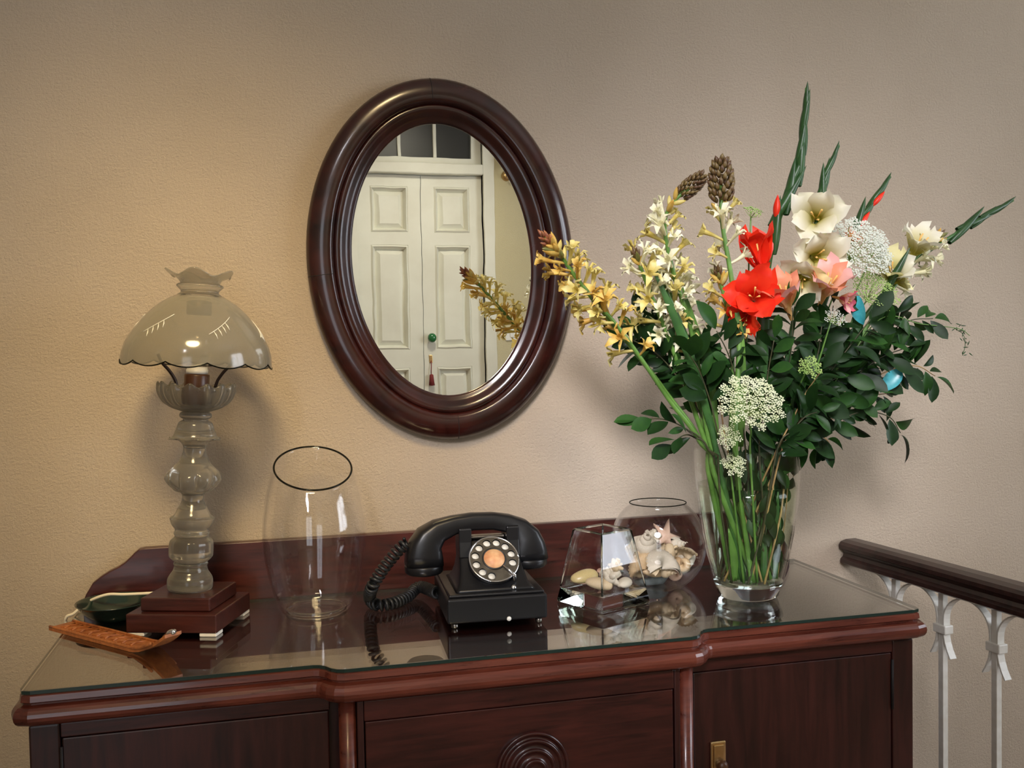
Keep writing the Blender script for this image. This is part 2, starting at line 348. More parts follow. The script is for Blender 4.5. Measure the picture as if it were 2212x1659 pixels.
def bev_box(name, x0, x1, y0, y1, z0, z1, b=0.002, seg=2):
    bm = bmesh.new(); g = G().box(x0, x1, y0, y1, z0, z1)
    vs = [bm.verts.new(v) for v in g.V]
    for f in g.F: bm.faces.new([vs[i] for i in f])
    bmesh.ops.bevel(bm, geom=list(bm.edges), offset=b, segments=seg, affect='EDGES', profile=0.5, clamp_overlap=True)
    me = bpy.data.meshes.new(name); bm.to_mesh(me); bm.free(); return me
def prism_poly(name, poly, z0, z1, axis='Z', smooth=False):
    """extrude a 2-D polygon; axis Z: (x,y); axis Y: (x,z) from y=z0..z1; axis X: (y,z)"""
    def mp(a, b, c): return {'Z': (a, b, c), 'Y': (a, c, b), 'X': (c, a, b)}[axis]
    n = len(poly); V = [mp(a, b, z0) for a, b in poly]+[mp(a, b, z1) for a, b in poly]
    F = [tuple(range(n)), tuple(range(2*n-1, n-1, -1))]+[(i, i+n, (i+1) % n+n, (i+1) % n) for i in range(n)]
    me = mesh(name, V, F, smooth); bm = bmesh.new(); bm.from_mesh(me); bmesh.ops.recalc_face_normals(bm, faces=bm.faces); bm.to_mesh(me); bm.free(); return me
def catmull(P, per=8):
    P = [Vector(p) for p in P]; Q = [P[0]*2-P[1]]+P+[P[-1]*2-P[-2]]; out = []
    for i in range(1, len(Q)-2):
        for k in range(per):
            t = k/per; a, b, c, d = Q[i-1], Q[i], Q[i+1], Q[i+2]
            out.append(0.5*((2*b)+(c-a)*t+(2*a-5*b+4*c-d)*t*t+(3*b-a-3*c+d)*t**3))
    out.append(P[-1]); return out
def basis(z, up=None, roll=0.0):
    """matrix whose +Z is z"""
    z = Vector(z).normalized(); up = Vector(up) if up is not None else Vector((0, 0, 1))
    if abs(z.dot(up.normalized())) > 0.98: up = Vector((1, 0, 0)) if abs(z.x) < 0.9 else Vector((0, 1, 0))
    x = up.cross(z).normalized(); y = z.cross(x)
    M = Matrix(((x.x, y.x, z.x), (x.y, y.y, z.y), (x.z, y.z, z.z))).to_4x4()
    return M @ Matrix.Rotation(roll, 4, 'Z')
def lerp(a, b, t): return a+(b-a)*t
def interp(prof, x):
    for (x0, y0), (x1, y1) in zip(prof, prof[1:]):
        if x0 <= x <= x1: return y0+(y1-y0)*(x-x0)/(x1-x0)
    return prof[0][1] if x < prof[0][0] else prof[-1][1]

# ------------------------------------------------------------------ room shell
struct('floor', G().box(RX0-0.2, RX1+0.2, RY-0.2, 0.2, -0.1, 0).me('floor', False), 'floor_tile')
struct('ceiling', G().box(RX0-0.2, RX1+0.2, RY-0.2, 0.2, RZ, RZ+0.1).me('ceiling', False), 'ceiling_white')
struct('wall_back', G().box(RX0-0.2, RX1+0.2, 0, 0.2, 0, RZ).me('wall_back', False), 'plaster')
struct('wall_left', G().box(RX0-0.2, RX0, RY, 0, 0, RZ).me('wall_left', False), 'plaster')
def holed_wall(name, mat, axis, c0, c1, a0, a1, holes):
    """wall with rectangular openings; a is the running axis"""
    g = G(); cur = a0
    def b(p, q, z0, z1):
        if q-p < 1e-4 or z1-z0 < 1e-4: return
        if axis == 'Y': g.box(c0, c1, p, q, z0, z1)
        else: g.box(p, q, c0, c1, z0, z1)
    for h0, h1, z0, z1 in sorted(holes):
        b(cur, h0, 0, RZ); b(h0, h1, 0, z0); b(h0, h1, z1, RZ); cur = h1
    b(cur, a1, 0, RZ); return struct(name, g.me(name, False), mat)
holed_wall('wall_right', 'plaster', 'Y', RX1, RX1+0.2, RY, 0, [(-2.5, -1.0, 0.9, 2.6)])
DX0, DX1, DZ = 0.190, 1.022, T+1.985+0.12     # door opening in the opposite wall
holed_wall('wall_front', 'plaster_cream', 'X', RY-0.2, RY, RX0, RX1, [(-1.9, -0.8, 0.3, 2.6), (DX0, DX1, 0, DZ)])
# windows (outside the picture, lighting the room)
def window(name, axis, c, a0, a1, z0, z1, nv):
    w = 0.05; g = G()
    def b(p, q, s, t, mi=0):
        if axis == 'Y': g.box(c-0.03, c+0.03, p, q, s, t, mi)
        else: g.box(p, q, c-0.03, c+0.03, s, t, mi)
    b(a0, a0+w, z0, z1); b(a1-w, a1, z0, z1); b(a0+w, a1-w, z0, z0+w); b(a0+w, a1-w, z1-w, z1)
    o = struct(name, g.me(name, False), 'door_paint')
    for i in range(1, nv):
        g = G(); x = lerp(a0, a1, i/nv); b(x-0.02, x+0.02, z0+w, z1-w); obj('mullion', g.me('mullion', False), 'door_paint', o)
    return o
window('window_1', 'Y', RX1+0.05, -2.5, -1.0, 0.9, 2.6, 2)
window('window_2', 'X', RY-0.05, -1.9, -0.8, 0.3, 2.6, 2)

# ---- the panelled double door seen in the mirror
def mir(q, y=RY): # pixel in the mirror -> point on the opposite wall
    d = ray(q); t = (-y-CAM.y)/d.y; p = CAM+d*t; return Vector((p.x, -p.y, p.z))
yF = RY
door = struct('door_1', G().box(DX0-0.07, DX0, yF-0.1, yF+0.03, 0, DZ+0.07).box(DX1, DX1+0.07, yF-0.1, yF+0.03, 0, DZ+0.07)
              .box(DX0, DX1, yF-0.1, yF+0.03, DZ, DZ+0.07).me('door_frame', False), 'door_paint')
zl = T+1.60                                   # top of the leaves
obj('transom_bar', bev_box('transom_bar', DX0, DX1, yF-0.1, yF+0.035, zl+0.004, zl+0.075, 0.008), 'door_paint', door)
seam = mir((912, 600)).x
g = G(); zt0, zt1 = zl+0.075, DZ
g.box(DX0, DX1, yF-0.07, yF-0.03, zt0, zt0+0.045).box(DX0, DX1, yF-0.07, yF-0.03, zt1-0.04, zt1).box(DX0, DX0+0.06, yF-0.07, yF-0.03, zt0+0.045, zt1-0.04).box(DX1-0.07, DX1, yF-0.07, yF-0.03, zt0+0.045, zt1-0.04)
obj('transom_frame', g.me('transom_frame', False), 'door_paint', door)
mx = [DX0+0.06, mir((863, 320)).x, mir((940, 320)).x, DX1-0.07]
for a, b_ in zip(mx, mx[1:]):
    obj('transom_pane', bev_box('transom_pane', a+0.001, b_-0.001, yF-0.065, yF-0.057, zt0+0.046, zt1-0.041, 0.001, 1), 'transom_dark', door)
for x in mx[1:3]:
    obj('glazing_bar', bev_box('glazing_bar', x-0.011, x+0.011, yF-0.055, yF-0.03, zt0+0.045, zt1-0.04, 0.003, 1), 'door_paint', door)
def door_leaf(x0, x1):
    """leaf built of stiles, rails and raised panels"""
    yb, yf = yF-0.06, yF-0.02
    rails = [(0.0, 0.22), (mir((860, 795)).z, mir((860, 755)).z), (mir((850, 529)).z, mir((850, 502)).z), (mir((840, 402)).z, zl)]
    sw = 0.085; g = G().box(x0, x0+sw, yb, yf, 0.01, zl).box(x1-sw, x1, yb, yf, 0.01, zl)
    for a, b_ in rails: g.box(x0+sw, x1-sw, yb, yf, max(a, 0.01), b_)
    lf = obj('door_leaf', g.me('door_leaf', False), 'door_paint', door)
    for (a, b0), (a1, _) in zip(rails, rails[1:]):
        X0, X1, Z0, Z1 = x0+sw, x1-sw, b0, a1
        V = []; 
        for ins, y in ((0, yf-0.004), (0.012, yf+0.006), (0.03, yf-0.032), (0.060, yf-0.008)):
            V += [(X0+ins, y, Z0+ins), (X1-ins, y, Z0+ins), (X1-ins, y, Z1-ins), (X0+ins, y, Z1-ins)]
        F = [(12, 13, 14, 15)]
        for i in range(3):
            for k in range(4): F.append((i*4+k, i*4+(k+1) % 4, i*4+4+(k+1) % 4, i*4+4+k))
        obj('door_panel', mesh('door_panel', V, F, False), 'door_paint', lf)
    return lf
door_leaf(DX0+0.004, seam-0.002); lf2 = door_leaf(seam+0.002, DX1-0.004)
kn = mir((925, 730), yF-0.01)
V, F = lathe_geo([(0.010, 0), (0.010, 0.02), (0.022, 0.028), (0.030, 0.045), (0.024, 0.062), (0.008, 0.068), (0.0005, 0.068)], 20)
obj('door_knob', mesh('door_knob', V, F), 'knob_green', lf2, Matrix.Translation((kn.x+0.02, yF-0.021, kn.z)) @ Matrix.Rotation(-PI/2, 4, 'X'))
ky = mir((930, 775), yF-0.01)
obj('keyhole_plate', bev_box('keyhole_plate', ky.x-0.012, ky.x+0.012, yF-0.0205, yF-0.014, ky.z-0.025, ky.z+0.025, 0.004), 'brass', lf2)
g = G().tube([(ky.x, yF-0.012, ky.z-0.01), (ky.x, yF-0.006, ky.z-0.06), (ky.x, yF-0.006, ky.z-0.10)], 0.003, 6)
V, F = lathe_geo([(0.001, 0.0), (0.012, -0.006), (0.014, -0.02), (0.019, -0.075), (0.0005, -0.078)], 12)
g.add([Vector(v)+Vector((ky.x, yF+0.004, ky.z-0.10)) for v in V], F)
tag(obj('key_tassel', g.me('key_tassel'), 'tassel_red'), 'dark red tassel hanging from the key of the white door in the mirror', 'tassel')
sw_ = mir((1104, 722))
t = thing('light_switch', 'small white square light switch on the cream wall beside the door', 'switch', (sw_.x, yF, sw_.z))
obj('switch_plate', bev_box('switch_plate', -0.042, 0.042, 0.0, 0.010, -0.042, 0.042, 0.003), 'switch_white', t)
obj('rocker', bev_box('rocker', -0.014, 0.014, 0.0102, 0.016, -0.022, 0.022, 0.002), 'switch_white', t)
sc_ = mir((1092, 382))
t = thing('wall_sconce', 'small brass wall sconce high on the cream wall beside the door', 'sconce', (sc_.x, yF, sc_.z))
V, F = lathe_geo([(0.0005, 0.0), (0.035, 0.0), (0.032, 0.012), (0.010, 0.02), (0.0005, 0.02)], 20)
obj('wall_plate', mesh('wall_plate', V, F), 'brass', t, Matrix.Translation((0, 0.0, 0)) @ Matrix.Rotation(-PI/2, 4, 'X'))
obj('arm', G().tube(catmull([(0, 0.018, 0), (0, 0.06, -0.02), (0, 0.10, 0.0), (0, 0.10, 0.03)], 5), 0.006, 8).me('arm'), 'brass', t)
V, F = lathe_geo([(0.012, 0.028), (0.030, 0.04), (0.045, 0.07), (0.05, 0.10), (0.046, 0.10), (0.026, 0.045), (0.010, 0.033)], 20)
obj('sconce_shade', mesh('sconce_shade', [(x, y+0.10, z) for x, y, z in V], F), 'porcelain', t)

# ------------------------------------------------------------------ sideboard
WY, CY, WC, HW = -0.440, -0.472, 0.2746, 0.70
def outline(back=-0.004):
    half = [(HW, back), (HW, WY+0.016), (HW-0.004, WY+0.004), (HW-0.016, WY), (WC+0.034, WY), (WC+0.026, WY-0.002), (WC+0.018, WY-0.009), (WC+0.010, WY-0.022), (WC+0.002, CY+0.003), (WC-0.008, CY)]
    return [(-x, y) for x, y in half]+[(x, y) for x, y in reversed(half)]     # left back -> round the front -> right back
def offset(poly, d):
    n = len(poly); out = []
    for i in range(n):
        p = Vector(poly[i]); a = Vector(poly[i-1]) if i else None; b = Vector(poly[i+1]) if i < n-1 else None
        e = [v.normalized() for v in ([p-a] if a else [])+([b-p] if b else [])]
        nn = [Vector((v.y, -v.x)) for v in e]            # outward for this winding
        nn = [Vector((-v.x, -v.y)) if False else v for v in nn]
        m = sum(nn, Vector((0, 0))); m.normalize(); k = 1/max(0.5, m.dot(nn[0]))
        q = p-m*(-d)*k if True else p
        if i in (0, n-1): q = Vector((p.x+(-d if i == 0 else d), p.y))
        out.append((q.x, q.y))
    return out
def moulded(name, rings, back=-0.004):
    base = outline(back); n = len(base); V = []; F = []
    for off, z in rings: V += [(x, y, z) for x, y in offset(base, off)]
    for i in range(len(rings)-1):
        for k in range(n): F.append((i*n+k, i*n+(k+1) % n, (i+1)*n+(k+1) % n, (i+1)*n+k))
    F.append(tuple(range(n-1, -1, -1))); F.append(tuple((len(rings)-1)*n+k for k in range(n)))
    me = mesh(name, V, F, False); bm = bmesh.new(); bm.from_mesh(me); bmesh.ops.recalc_face_normals(bm, faces=bm.faces); bm.to_mesh(me); bm.free(); return me
sb = thing('sideboard', 'dark red mahogany break-front sideboard with shaped backboard against the plaster wall', 'sideboard', (0, 0, 0))
Zt = T-0.0062                                           # wooden top under the glass
rings = [(-0.004, Zt), (0.0, Zt-0.002), (0.001, Zt-0.010), (-0.003, Zt-0.0125), (-0.003, Zt-0.0145)]
for k in range(9):
    a = -PI/2+PI*k/8*1.0
    rings.append((0.001+0.0105*math.cos(a), Zt-0.0285-0.013*math.sin(a)))
rings += [(-0.004, Zt-0.0425), (-0.010, Zt-0.046)]
top = obj('top', moulded('top', rings), 'mahogany_edge', sb)
# the flat of the top is the darker veneer
top.data.materials.append(MATS['mahogany'])
for p_ in top.data.polygons:
    if p_.normal.z > 0.9 and p_.center.z > Zt-0.003: p_.material_index = 1
    else: p_.use_smooth = False
pr = [(-0.6905, Zt), (-0.690, T+0.018), (-0.6854, T+0.030), (-0.6734, T+0.0497), (-0.660, T+0.060), (-0.6461, T+0.0683), (-0.630, T+0.0755), (-0.6187, T+0.083), (-0.6090, T+0.092), (-0.6027, T+0.0985), (-0.5948, T+0.1046), (-0.585, T+0.1062)]
poly = pr+[(-x, z) for x, z in reversed(pr)]
bb = obj('backboard', prism_poly('backboard', poly, -0.0215, -0.003, 'Y'), 'mahogany', sb)
bv = bb.modifiers.new('bevel', 'BEVEL'); bv.width = 0.002; bv.segments = 2; bv.limit_method = 'ANGLE'; bv.angle_limit = math.radians(50)
Zb = Zt-0.0462
# carcass: set back behind doors and frame members
cp = [(-0.690, -0.006), (-0.690, -0.405), (-0.262, -0.405), (-0.262, -0.437), (0.262, -0.437), (0.262, -0.405), (0.690, -0.405), (0.690, -0.006)]
obj('carcass', prism_poly('carcass', cp, 0.10, Zb), 'mahogany_v', sb)
obj('plinth', prism_poly('plinth', [(x*0.97, y*0.94-0.001) for x, y in cp], 0.0, 0.0995), 'mahogany_v', sb)
FW, FC = -0.428, -0.462
def part(nm, mat, *a, b=0.0015): return obj(nm, bev_box(nm, *a, b), mat, sb)
for s in (-1, 1):
    def bx(nm, mat, xa, xb, y0, y1, z0, z1, b=0.0015):
        x0, x1 = sorted((s*xa, s*xb)); return part(nm, mat, x0, x1, y0, y1, z0, z1, b=b)
    bx('stile', 'mahogany_v', 0.6905, 0.6505, FW, -0.4052, 0.1002, Zb-0.0002, 0.003)
    bx('rail', 'mahogany', 0.6500, 0.2860, FW, -0.4052, Zb-0.020, Zb-0.0002)
    bx('rail', 'mahogany', 0.6500, 0.2860, FW, -0.4052, 0.1002, 0.135)
    dz0, dz1 = 0.137, Zb-0.0215
    d = bx('door', 'mahogany_v', 0.6488, 0.2875, FW+0.0015, -0.4052, dz0, dz1, 0.002)
    # hinge (a dark leaf let into the stile)
    for zc in (Zb-0.075, 0.25):
        x0 = s*0.6496
        obj('hinge', G().tube([(x0, FW-0.0005, zc-0.042), (x0, FW-0.0005, zc+0.042)], 0.0022, 8).me('hinge'), 'dark_gap', d)
    # brass pull plate with a dark key boss on the inner edge of each door
    xk = s*0.328
    zk = T-0.223
    e = obj('pull_plate', bev_box('pull_plate', xk-0.0135, xk+0.0135, FW-0.0035, FW+0.0014, zk-0.045, zk+0.035, 0.006, 3), 'brass', d)
    obj('plate_rim', bev_box('plate_rim', xk-0.009, xk+0.009, FW-0.006, FW-0.0036, zk-0.040, zk+0.030, 0.004, 3), 'brass', e)
    V, F = lathe_geo([(0.0088, 0), (0.0095, 0.004), (0.0085, 0.009), (0.005, 0.012), (0.0003, 0.0125)], 16)
    obj('boss', mesh('boss', V, F), 'socket_brown', e, Matrix.Translation((xk+0.003, FW-0.0061, zk-0.002)) @ Matrix.Rotation(PI/2, 4, 'X'))
    # rounded corner post of the break-front
    obj('post', lathe('post', [(0.0125, 0.1002), (0.0125, Zb-0.0003)], 20), 'mahogany_edge', sb, Matrix.Translation((s*0.2625, -0.4505, 0)))
    bx('post_fillet', 'mahogany_v', 0.2495, 0.2400, FC, -0.4372, 0.1002, Zb-0.0002)
part('rail', 'mahogany', -0.2395, 0.2395, FC, -0.4372, Zb-0.030, Zb-0.0002)
part('rail', 'mahogany', -0.2395, 0.2395, FC, -0.4372, 0.1002, 0.135)
flap = part('door', 'mahogany', -0.2380, 0.2380, FC+0.0015, -0.4372, 0.1365, Zb-0.0315)
tag(flap, 'central flap with a turned ring medallion')
pr = []
for r0, h in ((0.056, 0.006), (0.046, 0.010), (0.033, 0.013), (0.019, 0.017)):
    pr += [(r0, h-0.005), (r0, h-0.001), (r0-0.001, h+0.001), (r0-0.003, h+0.0013), (r0-0.005, h), (r0-0.0065, h-0.0015)]
pr += [(0.008, 0.016), (0.0003, 0.0175)]
V, F = lathe_geo([(0.056, 0)]+pr, 48)
obj('ring_medallion', mesh('ring_medallion', V, F), 'mahogany', flap, Matrix.Translation((0.0096, FC+0.0014, T-0.180)) @ Matrix.Rotation(PI/2, 4, 'X'))

gl = tag(obj('glass_tabletop', moulded('glass_tabletop', [(-0.002, T-0.0060), (-0.0005, T-0.0054), (-0.0005, T-0.0006), (-0.0015, T)], -0.0235), 'glass_plate'),
         'clear plate glass sheet cut to the sideboard outline, lying on its top', 'glass sheet')
gl.data.materials.append(MATS['glass_side'])
for p_ in gl.data.polygons:
    if abs(p_.normal.z) < 0.3: p_.material_index = 1

# ------------------------------------------------------------------ mirror
mc = ony((955, 559), -0.03)
mr = thing('wall_mirror', 'oval wall mirror with a wide moulded mahogany frame above the telephone', 'mirror', (mc.x+0.006, -0.002, mc.z-0.001))
mr.rotation_euler = (0, math.radians(-3.5), 0)
A, B_ = 0.257, 0.343
def oval(u, n=96): # ring at inset u
    return [((A-u)*math.cos(2*PI*k/n), (B_-u)*math.sin(2*PI*k/n)) for k in range(n)]
def ringmesh(name, prof, n=96):
    V = []; F = []
    for u_, y in prof: V += [(x, -y, z) for x, z in oval(u_, n)]
    for i in range(len(prof)-1):
        for k in range(n): F.append((i*n+k, i*n+(k+1) % n, (i+1)*n+(k+1) % n, (i+1)*n+k))
    me = mesh(name, V, F); bm = bmesh.new(); bm.from_mesh(me); bmesh.ops.recalc_face_normals(bm, faces=bm.faces); bm.to_mesh(me); bm.free(); return me
prof = [(0.003, 0.0), (0.0, 0.006), (0.0, 0.016), (0.004, 0.023), (0.012, 0.029), (0.024, 0.0335), (0.036, 0.034), (0.042, 0.033), (0.046, 0.031), (0.0475, 0.027), (0.050, 0.0245)]
obj('outer_frame', ringmesh('outer_frame', prof+[(0.052, 0.0), (0.003, 0.0)]), 'mirror_wood', mr)
prof = [(0.0505, 0.001), (0.0505, 0.023), (0.054, 0.0255), (0.059, 0.0255), (0.065, 0.022), (0.071, 0.0165), (0.076, 0.0135), (0.080, 0.0128), (0.083, 0.011), (0.084, 0.008), (0.084, 0.001), (0.0505, 0.001)]
obj('inner_frame', ringmesh('inner_frame', prof), 'mirror_wood', mr)
pts = oval(0.0835)
obj('mirror_glass', mesh('mirror_glass', [(x, -0.0072, z) for x, z in pts]+[(x, -0.004, z) for x, z in pts], [tuple(range(95, -1, -1)), tuple(range(96, 192))]+[(k, (k+1) % 96, 96+(k+1) % 96, 96+k) for k in range(96)], False), 'mirror_silver', mr)
for an, lo in ((PI/2, 0), (-PI/2, 1), (PI+0.05, 2)):           # joints in the frame
    c, s_ = math.cos(an), math.sin(an); g = G(); prf = [(0.0, 0.0162), (0.004, 0.0232), (0.012, 0.0292), (0.024, 0.0337), (0.036, 0.0342), (0.045, 0.0318)]
    g.tube([((A-u_)*c, -y, (B_-u_)*s_) for u_, y in prf], 0.0006, 5); obj('frame_joint', g.me('frame_joint'), 'dark_gap', mr)

# ------------------------------------------------------------------ table lamp
LX, LY = -0.4985, -0.160
lamp = thing('table_lamp', 'glass table lamp with domed frosted shade on a stepped wooden base', 'lamp', (LX, LY, T), math.radians(-19))
mpx = 0.000778
obj('base_step', bev_box('base_step', -0.075, 0.075, -0.075, 0.075, 0.006, 0.036, 0.002), 'lamp_wood', lamp)
obj('base_step', bev_box('base_step', -0.058, 0.058, -0.058, 0.058, 0.0365, 0.058, 0.002), 'lamp_wood', lamp)
for sx in (-1, 1):
    for sy in (-1, 1):
        x0, x1 = sorted((sx*0.074, sx*0.046)); y0, y1 = sorted((sy*0.074, sy*0.046))
        obj('foot', bev_box('foot', x0, x1, y0, y1, 0.0003, 0.0058, 0.001, 1), 'white_trim', lamp)
# column of pressed glass pieces: (half width px, y px) along the axis
Z0 = 0.0585
def colz(y): return Z0+(1290-y)*mpx*1.003
lean = Matrix.Translation((0, 0, Z0)) @ Matrix.Rotation(math.radians(19), 4, 'Z') @ Matrix.Rotation(math.radians(3.4), 4, 'Y') @ Matrix.Rotation(math.radians(-19), 4, 'Z') @ Matrix.Translation((0, 0, -Z0))
def glasspiece(nm, pts, fn=None, mat='glass_frosted', n=48):
    pr = [(r*mpx, colz(y)) for r, y in pts]
    dense = [(max(0.0005, v.x), v.y) for v in catmull([Vector((a, b, 0)) for a, b in pr], 3)]
    return obj(nm, lathe(nm, dense, n, fn), mat, lamp, lean)
glasspiece('column_foot', [(44, 1289), (47, 1284), (47, 1268), (43, 1259), (37, 1250), (35, 1244), (34, 1238), (36, 1234), (33, 1230)])
glasspiece('faceted_drum', [(34, 1229.7), (45, 1220), (46.5, 1212), (46.5, 1193), (44, 1184), (38, 1179), (35, 1175)], lambda i, r, z, a: (r*(1-0.045*abs(math.sin(a*7))), z))
glasspiece('bell_collar', [(34, 1174.7), (37, 1169), (35, 1163), (36, 1158), (42, 1150), (46, 1138), (45, 1135), (38, 1130), (31, 1116), (24, 1103), (22, 1093), (23, 1086), (27, 1081)])
glasspiece('bubble_knop', [(27, 1080.7), (38, 1078), (43, 1073), (50, 1066), (56, 1056), (57, 1050), (54, 1040), (43, 1028), (34, 1019), (27, 1005), (23, 993), (23, 986)],
           lambda i, r, z, a: (r*(1+0.17*(abs(math.cos(a*4.5))**0.6-0.72)*math.exp(-((z-colz(1053))/0.012)**2)), z), n=108)
glasspiece('petal_collar', [(23, 985.7), (25, 980), (30, 974), (38, 969), (50, 967.5), (52, 965.5), (46, 962), (42, 953), (38, 942), (34, 932), (26, 927), (25.5, 925)],
           lambda i, r, z, a: (r*(1+(0.10*math.cos(a*8) if 9 <= i <= 15 else 0)), z), n=64)
glasspiece('neck_ring', [(26, 924.7), (32, 921), (33.5, 917), (32, 912), (27, 909)])
glasspiece('scalloped_cup', [(27, 908.7), (34, 907), (51, 901), (64, 892), (73, 880), (78.5, 866), (79, 856), (77, 851), (73, 853), (70, 866), (64, 880), (50, 893), (20, 899)],
           lambda i, r, z, a: (r*(1+(0.035*math.cos(a*14) if i > 8 else 0.01*math.cos(a*14))), z+(0.0035*math.cos(a*14) if 17 <= i <= 26 else 0)), n=112)
obj('socket', lathe('socket', [(0.016, colz(898)), (0.020, colz(892)), (0.0205, colz(832)), (0.0195, colz(829)), (0.0005, colz(828.5))], 28), 'socket_brown', lamp, lean)
bl = obj('bulb', lathe('bulb', [(0.0165, colz(813)), (0.0175, colz(806)), (0.020, colz(795)), (0.0255, colz(778)), (0.027, colz(762)), (0.024, colz(745)), (0.015, colz(735)), (0.0005, colz(732))], 28), 'bulb_glass', lamp, lean)
obj('bulb_cap', lathe('bulb_cap', [(0.0175, colz(828)), (0.0178, colz(819)), (0.0165, colz(818.5)), (0.0165, colz(813.5))], 28), 'porcelain', bl)
obj('shade_cap', lathe('shade_cap', [(0.0005, colz(703)), (0.0195, colz(703)), (0.0205, colz(698)), (0.0205, colz(676)), (0.016, colz(672)), (0.0005, colz(672))], 24), 'wire_dark', lamp, lean)
rotl = Matrix.Rotation(math.radians(19), 4, 'Z')
for s in (-1, 1):
    P = catmull([(s*0.030, -0.012, colz(856)), (s*0.034, -0.014, colz(840)), (s*0.043, -0.018, colz(822)), (s*0.054, -0.022, colz(806)), (s*0.058, -0.024, colz(794)), (s*0.060, -0.025, colz(789))], 5)
    obj('shade_arm', G().tube(P, 0.0027, 7).me('shade_arm'), 'wire_dark', lamp, lean @ rotl)
def shade_fn(i, r, z, a):
    if i <= 2: return r, z-0.0075*abs(math.sin(a*6))**0.8
    return r, z
def crown_fn(i, r, z, a):
    k = max(0, i-4)/6.0
    return r*(1+0.13*k*math.cos(a*5+0.5)), z+0.007*k*math.cos(a*5+0.5)
prs = [(155, 803), (155, 797), (153, 785), (148, 768), (140, 752), (129, 735), (117, 719), (105, 704), (92, 691), (78, 679), (62, 669), (46, 661)]
pin = [(r-2.2, y+1.2) for r, y in reversed(prs)]
full = prs+pin
V, F = lathe_geo([(r*mpx, colz(y)) for r, y in full+[prs[0]]], 96, lambda i, r, z, a: shade_fn(0 if (i < 2 or i >= len(full)-2) else 9, r, z, a))
shade = obj('shade', mesh('shade', V, F), 'shade_glass', lamp, lean)
obj('shade_neck', lathe('shade_neck', [(r*mpx, colz(y)) for r, y in [(46, 660.7), (39, 656), (39, 652), (44, 647), (48, 643), (48, 640), (44, 637.5), (39, 637)]], 48, closed=False), 'glass_frosted', shade)
V, F = lathe_geo([(r*mpx, colz(y)) for r, y in [(40, 636.7), (41, 635), (42, 633), (44, 630), (47, 627), (52, 624), (57, 621), (62, 618), (65, 616.5), (66, 616)]], 80, crown_fn)
cr = obj('ruffled_crown', mesh('ruffled_crown', V, F), 'shade_glass', shade)
so = cr.modifiers.new('thick', 'SOLIDIFY'); so.thickness = 0.0018
obj('shade_rim', G().tube([(155*mpx*math.cos(2*PI*k/192), 155*mpx*math.sin(2*PI*k/192), colz(803)-0.0075*abs(math.sin(2*PI*k/192*6))**0.8) for k in range(193)], 0.0011, 6, False).me('shade_rim'), 'glass_edge', shade)
for k in range(6):                                     # cut sprigs on the shade
    a0 = 2*PI*k/6+0.25; g = G()
    def on(a, y):
        r = interp([(y_, r_) for r_, y_ in reversed(prs)], y)*mpx+0.0006; return (r*math.cos(a), r*math.sin(a), colz(y))
    g.tube([on(a0-0.22+0.44*j/8, 745-38*(j/8)) for j in range(9)], 0.0006, 5)
    for j in range(1, 5):
        a = a0-0.22+0.44*j/6; y = 745-38*j/6
        g.tube([on(a, y), on(a+0.03, y+7), on(a+0.045, y+15)], [0.0003, 0.0009, 0.0003], 5)
    obj('cut_sprig', g.me('cut_sprig'), 'cut_line', shade)
# cord of the lamp, running off the back of the base over the edge
P = [(-0.050, 0.059, 0.044)]
lw = lamp.matrix_basis.inverted() if False else Matrix.Rotation(math.radians(19), 4, 'Z') @ Matrix.Translation((-LX, -LY, -T))
W1 = [onz((333, 1281), T+0.040), onz((270, 1284), T+0.043), onz((235, 1284), T+0.042), onz((205, 1293), T+0.034), onz((182, 1305), T+0.016), onz((166, 1318), T+0.0035), onz((158, 1330), T+0.0030)]
W1[0] = ony((333, 1281), -0.085); W1[1] = ony((270, 1284), -0.075); W1[2] = ony((235, 1284), -0.066); W1[3] = ony((205, 1293), -0.056); W1[4] = ony((182, 1306), -0.045)
W1[5] = Vector((-0.7020, -0.044, T+0.0036)); W1[6] = Vector((-0.7150, -0.040, T-0.004)); W1 += [Vector((-0.7165, -0.034, T-0.035)), Vector((-0.7165, -0.03, T-0.2)), Vector((-0.7165, -0.03, 0.3))]
obj('power_cord', G().tube([lw @ p for p in catmull(W1, 6)], 0.0026, 8).me('power_cord'), 'cord_cream', lamp)

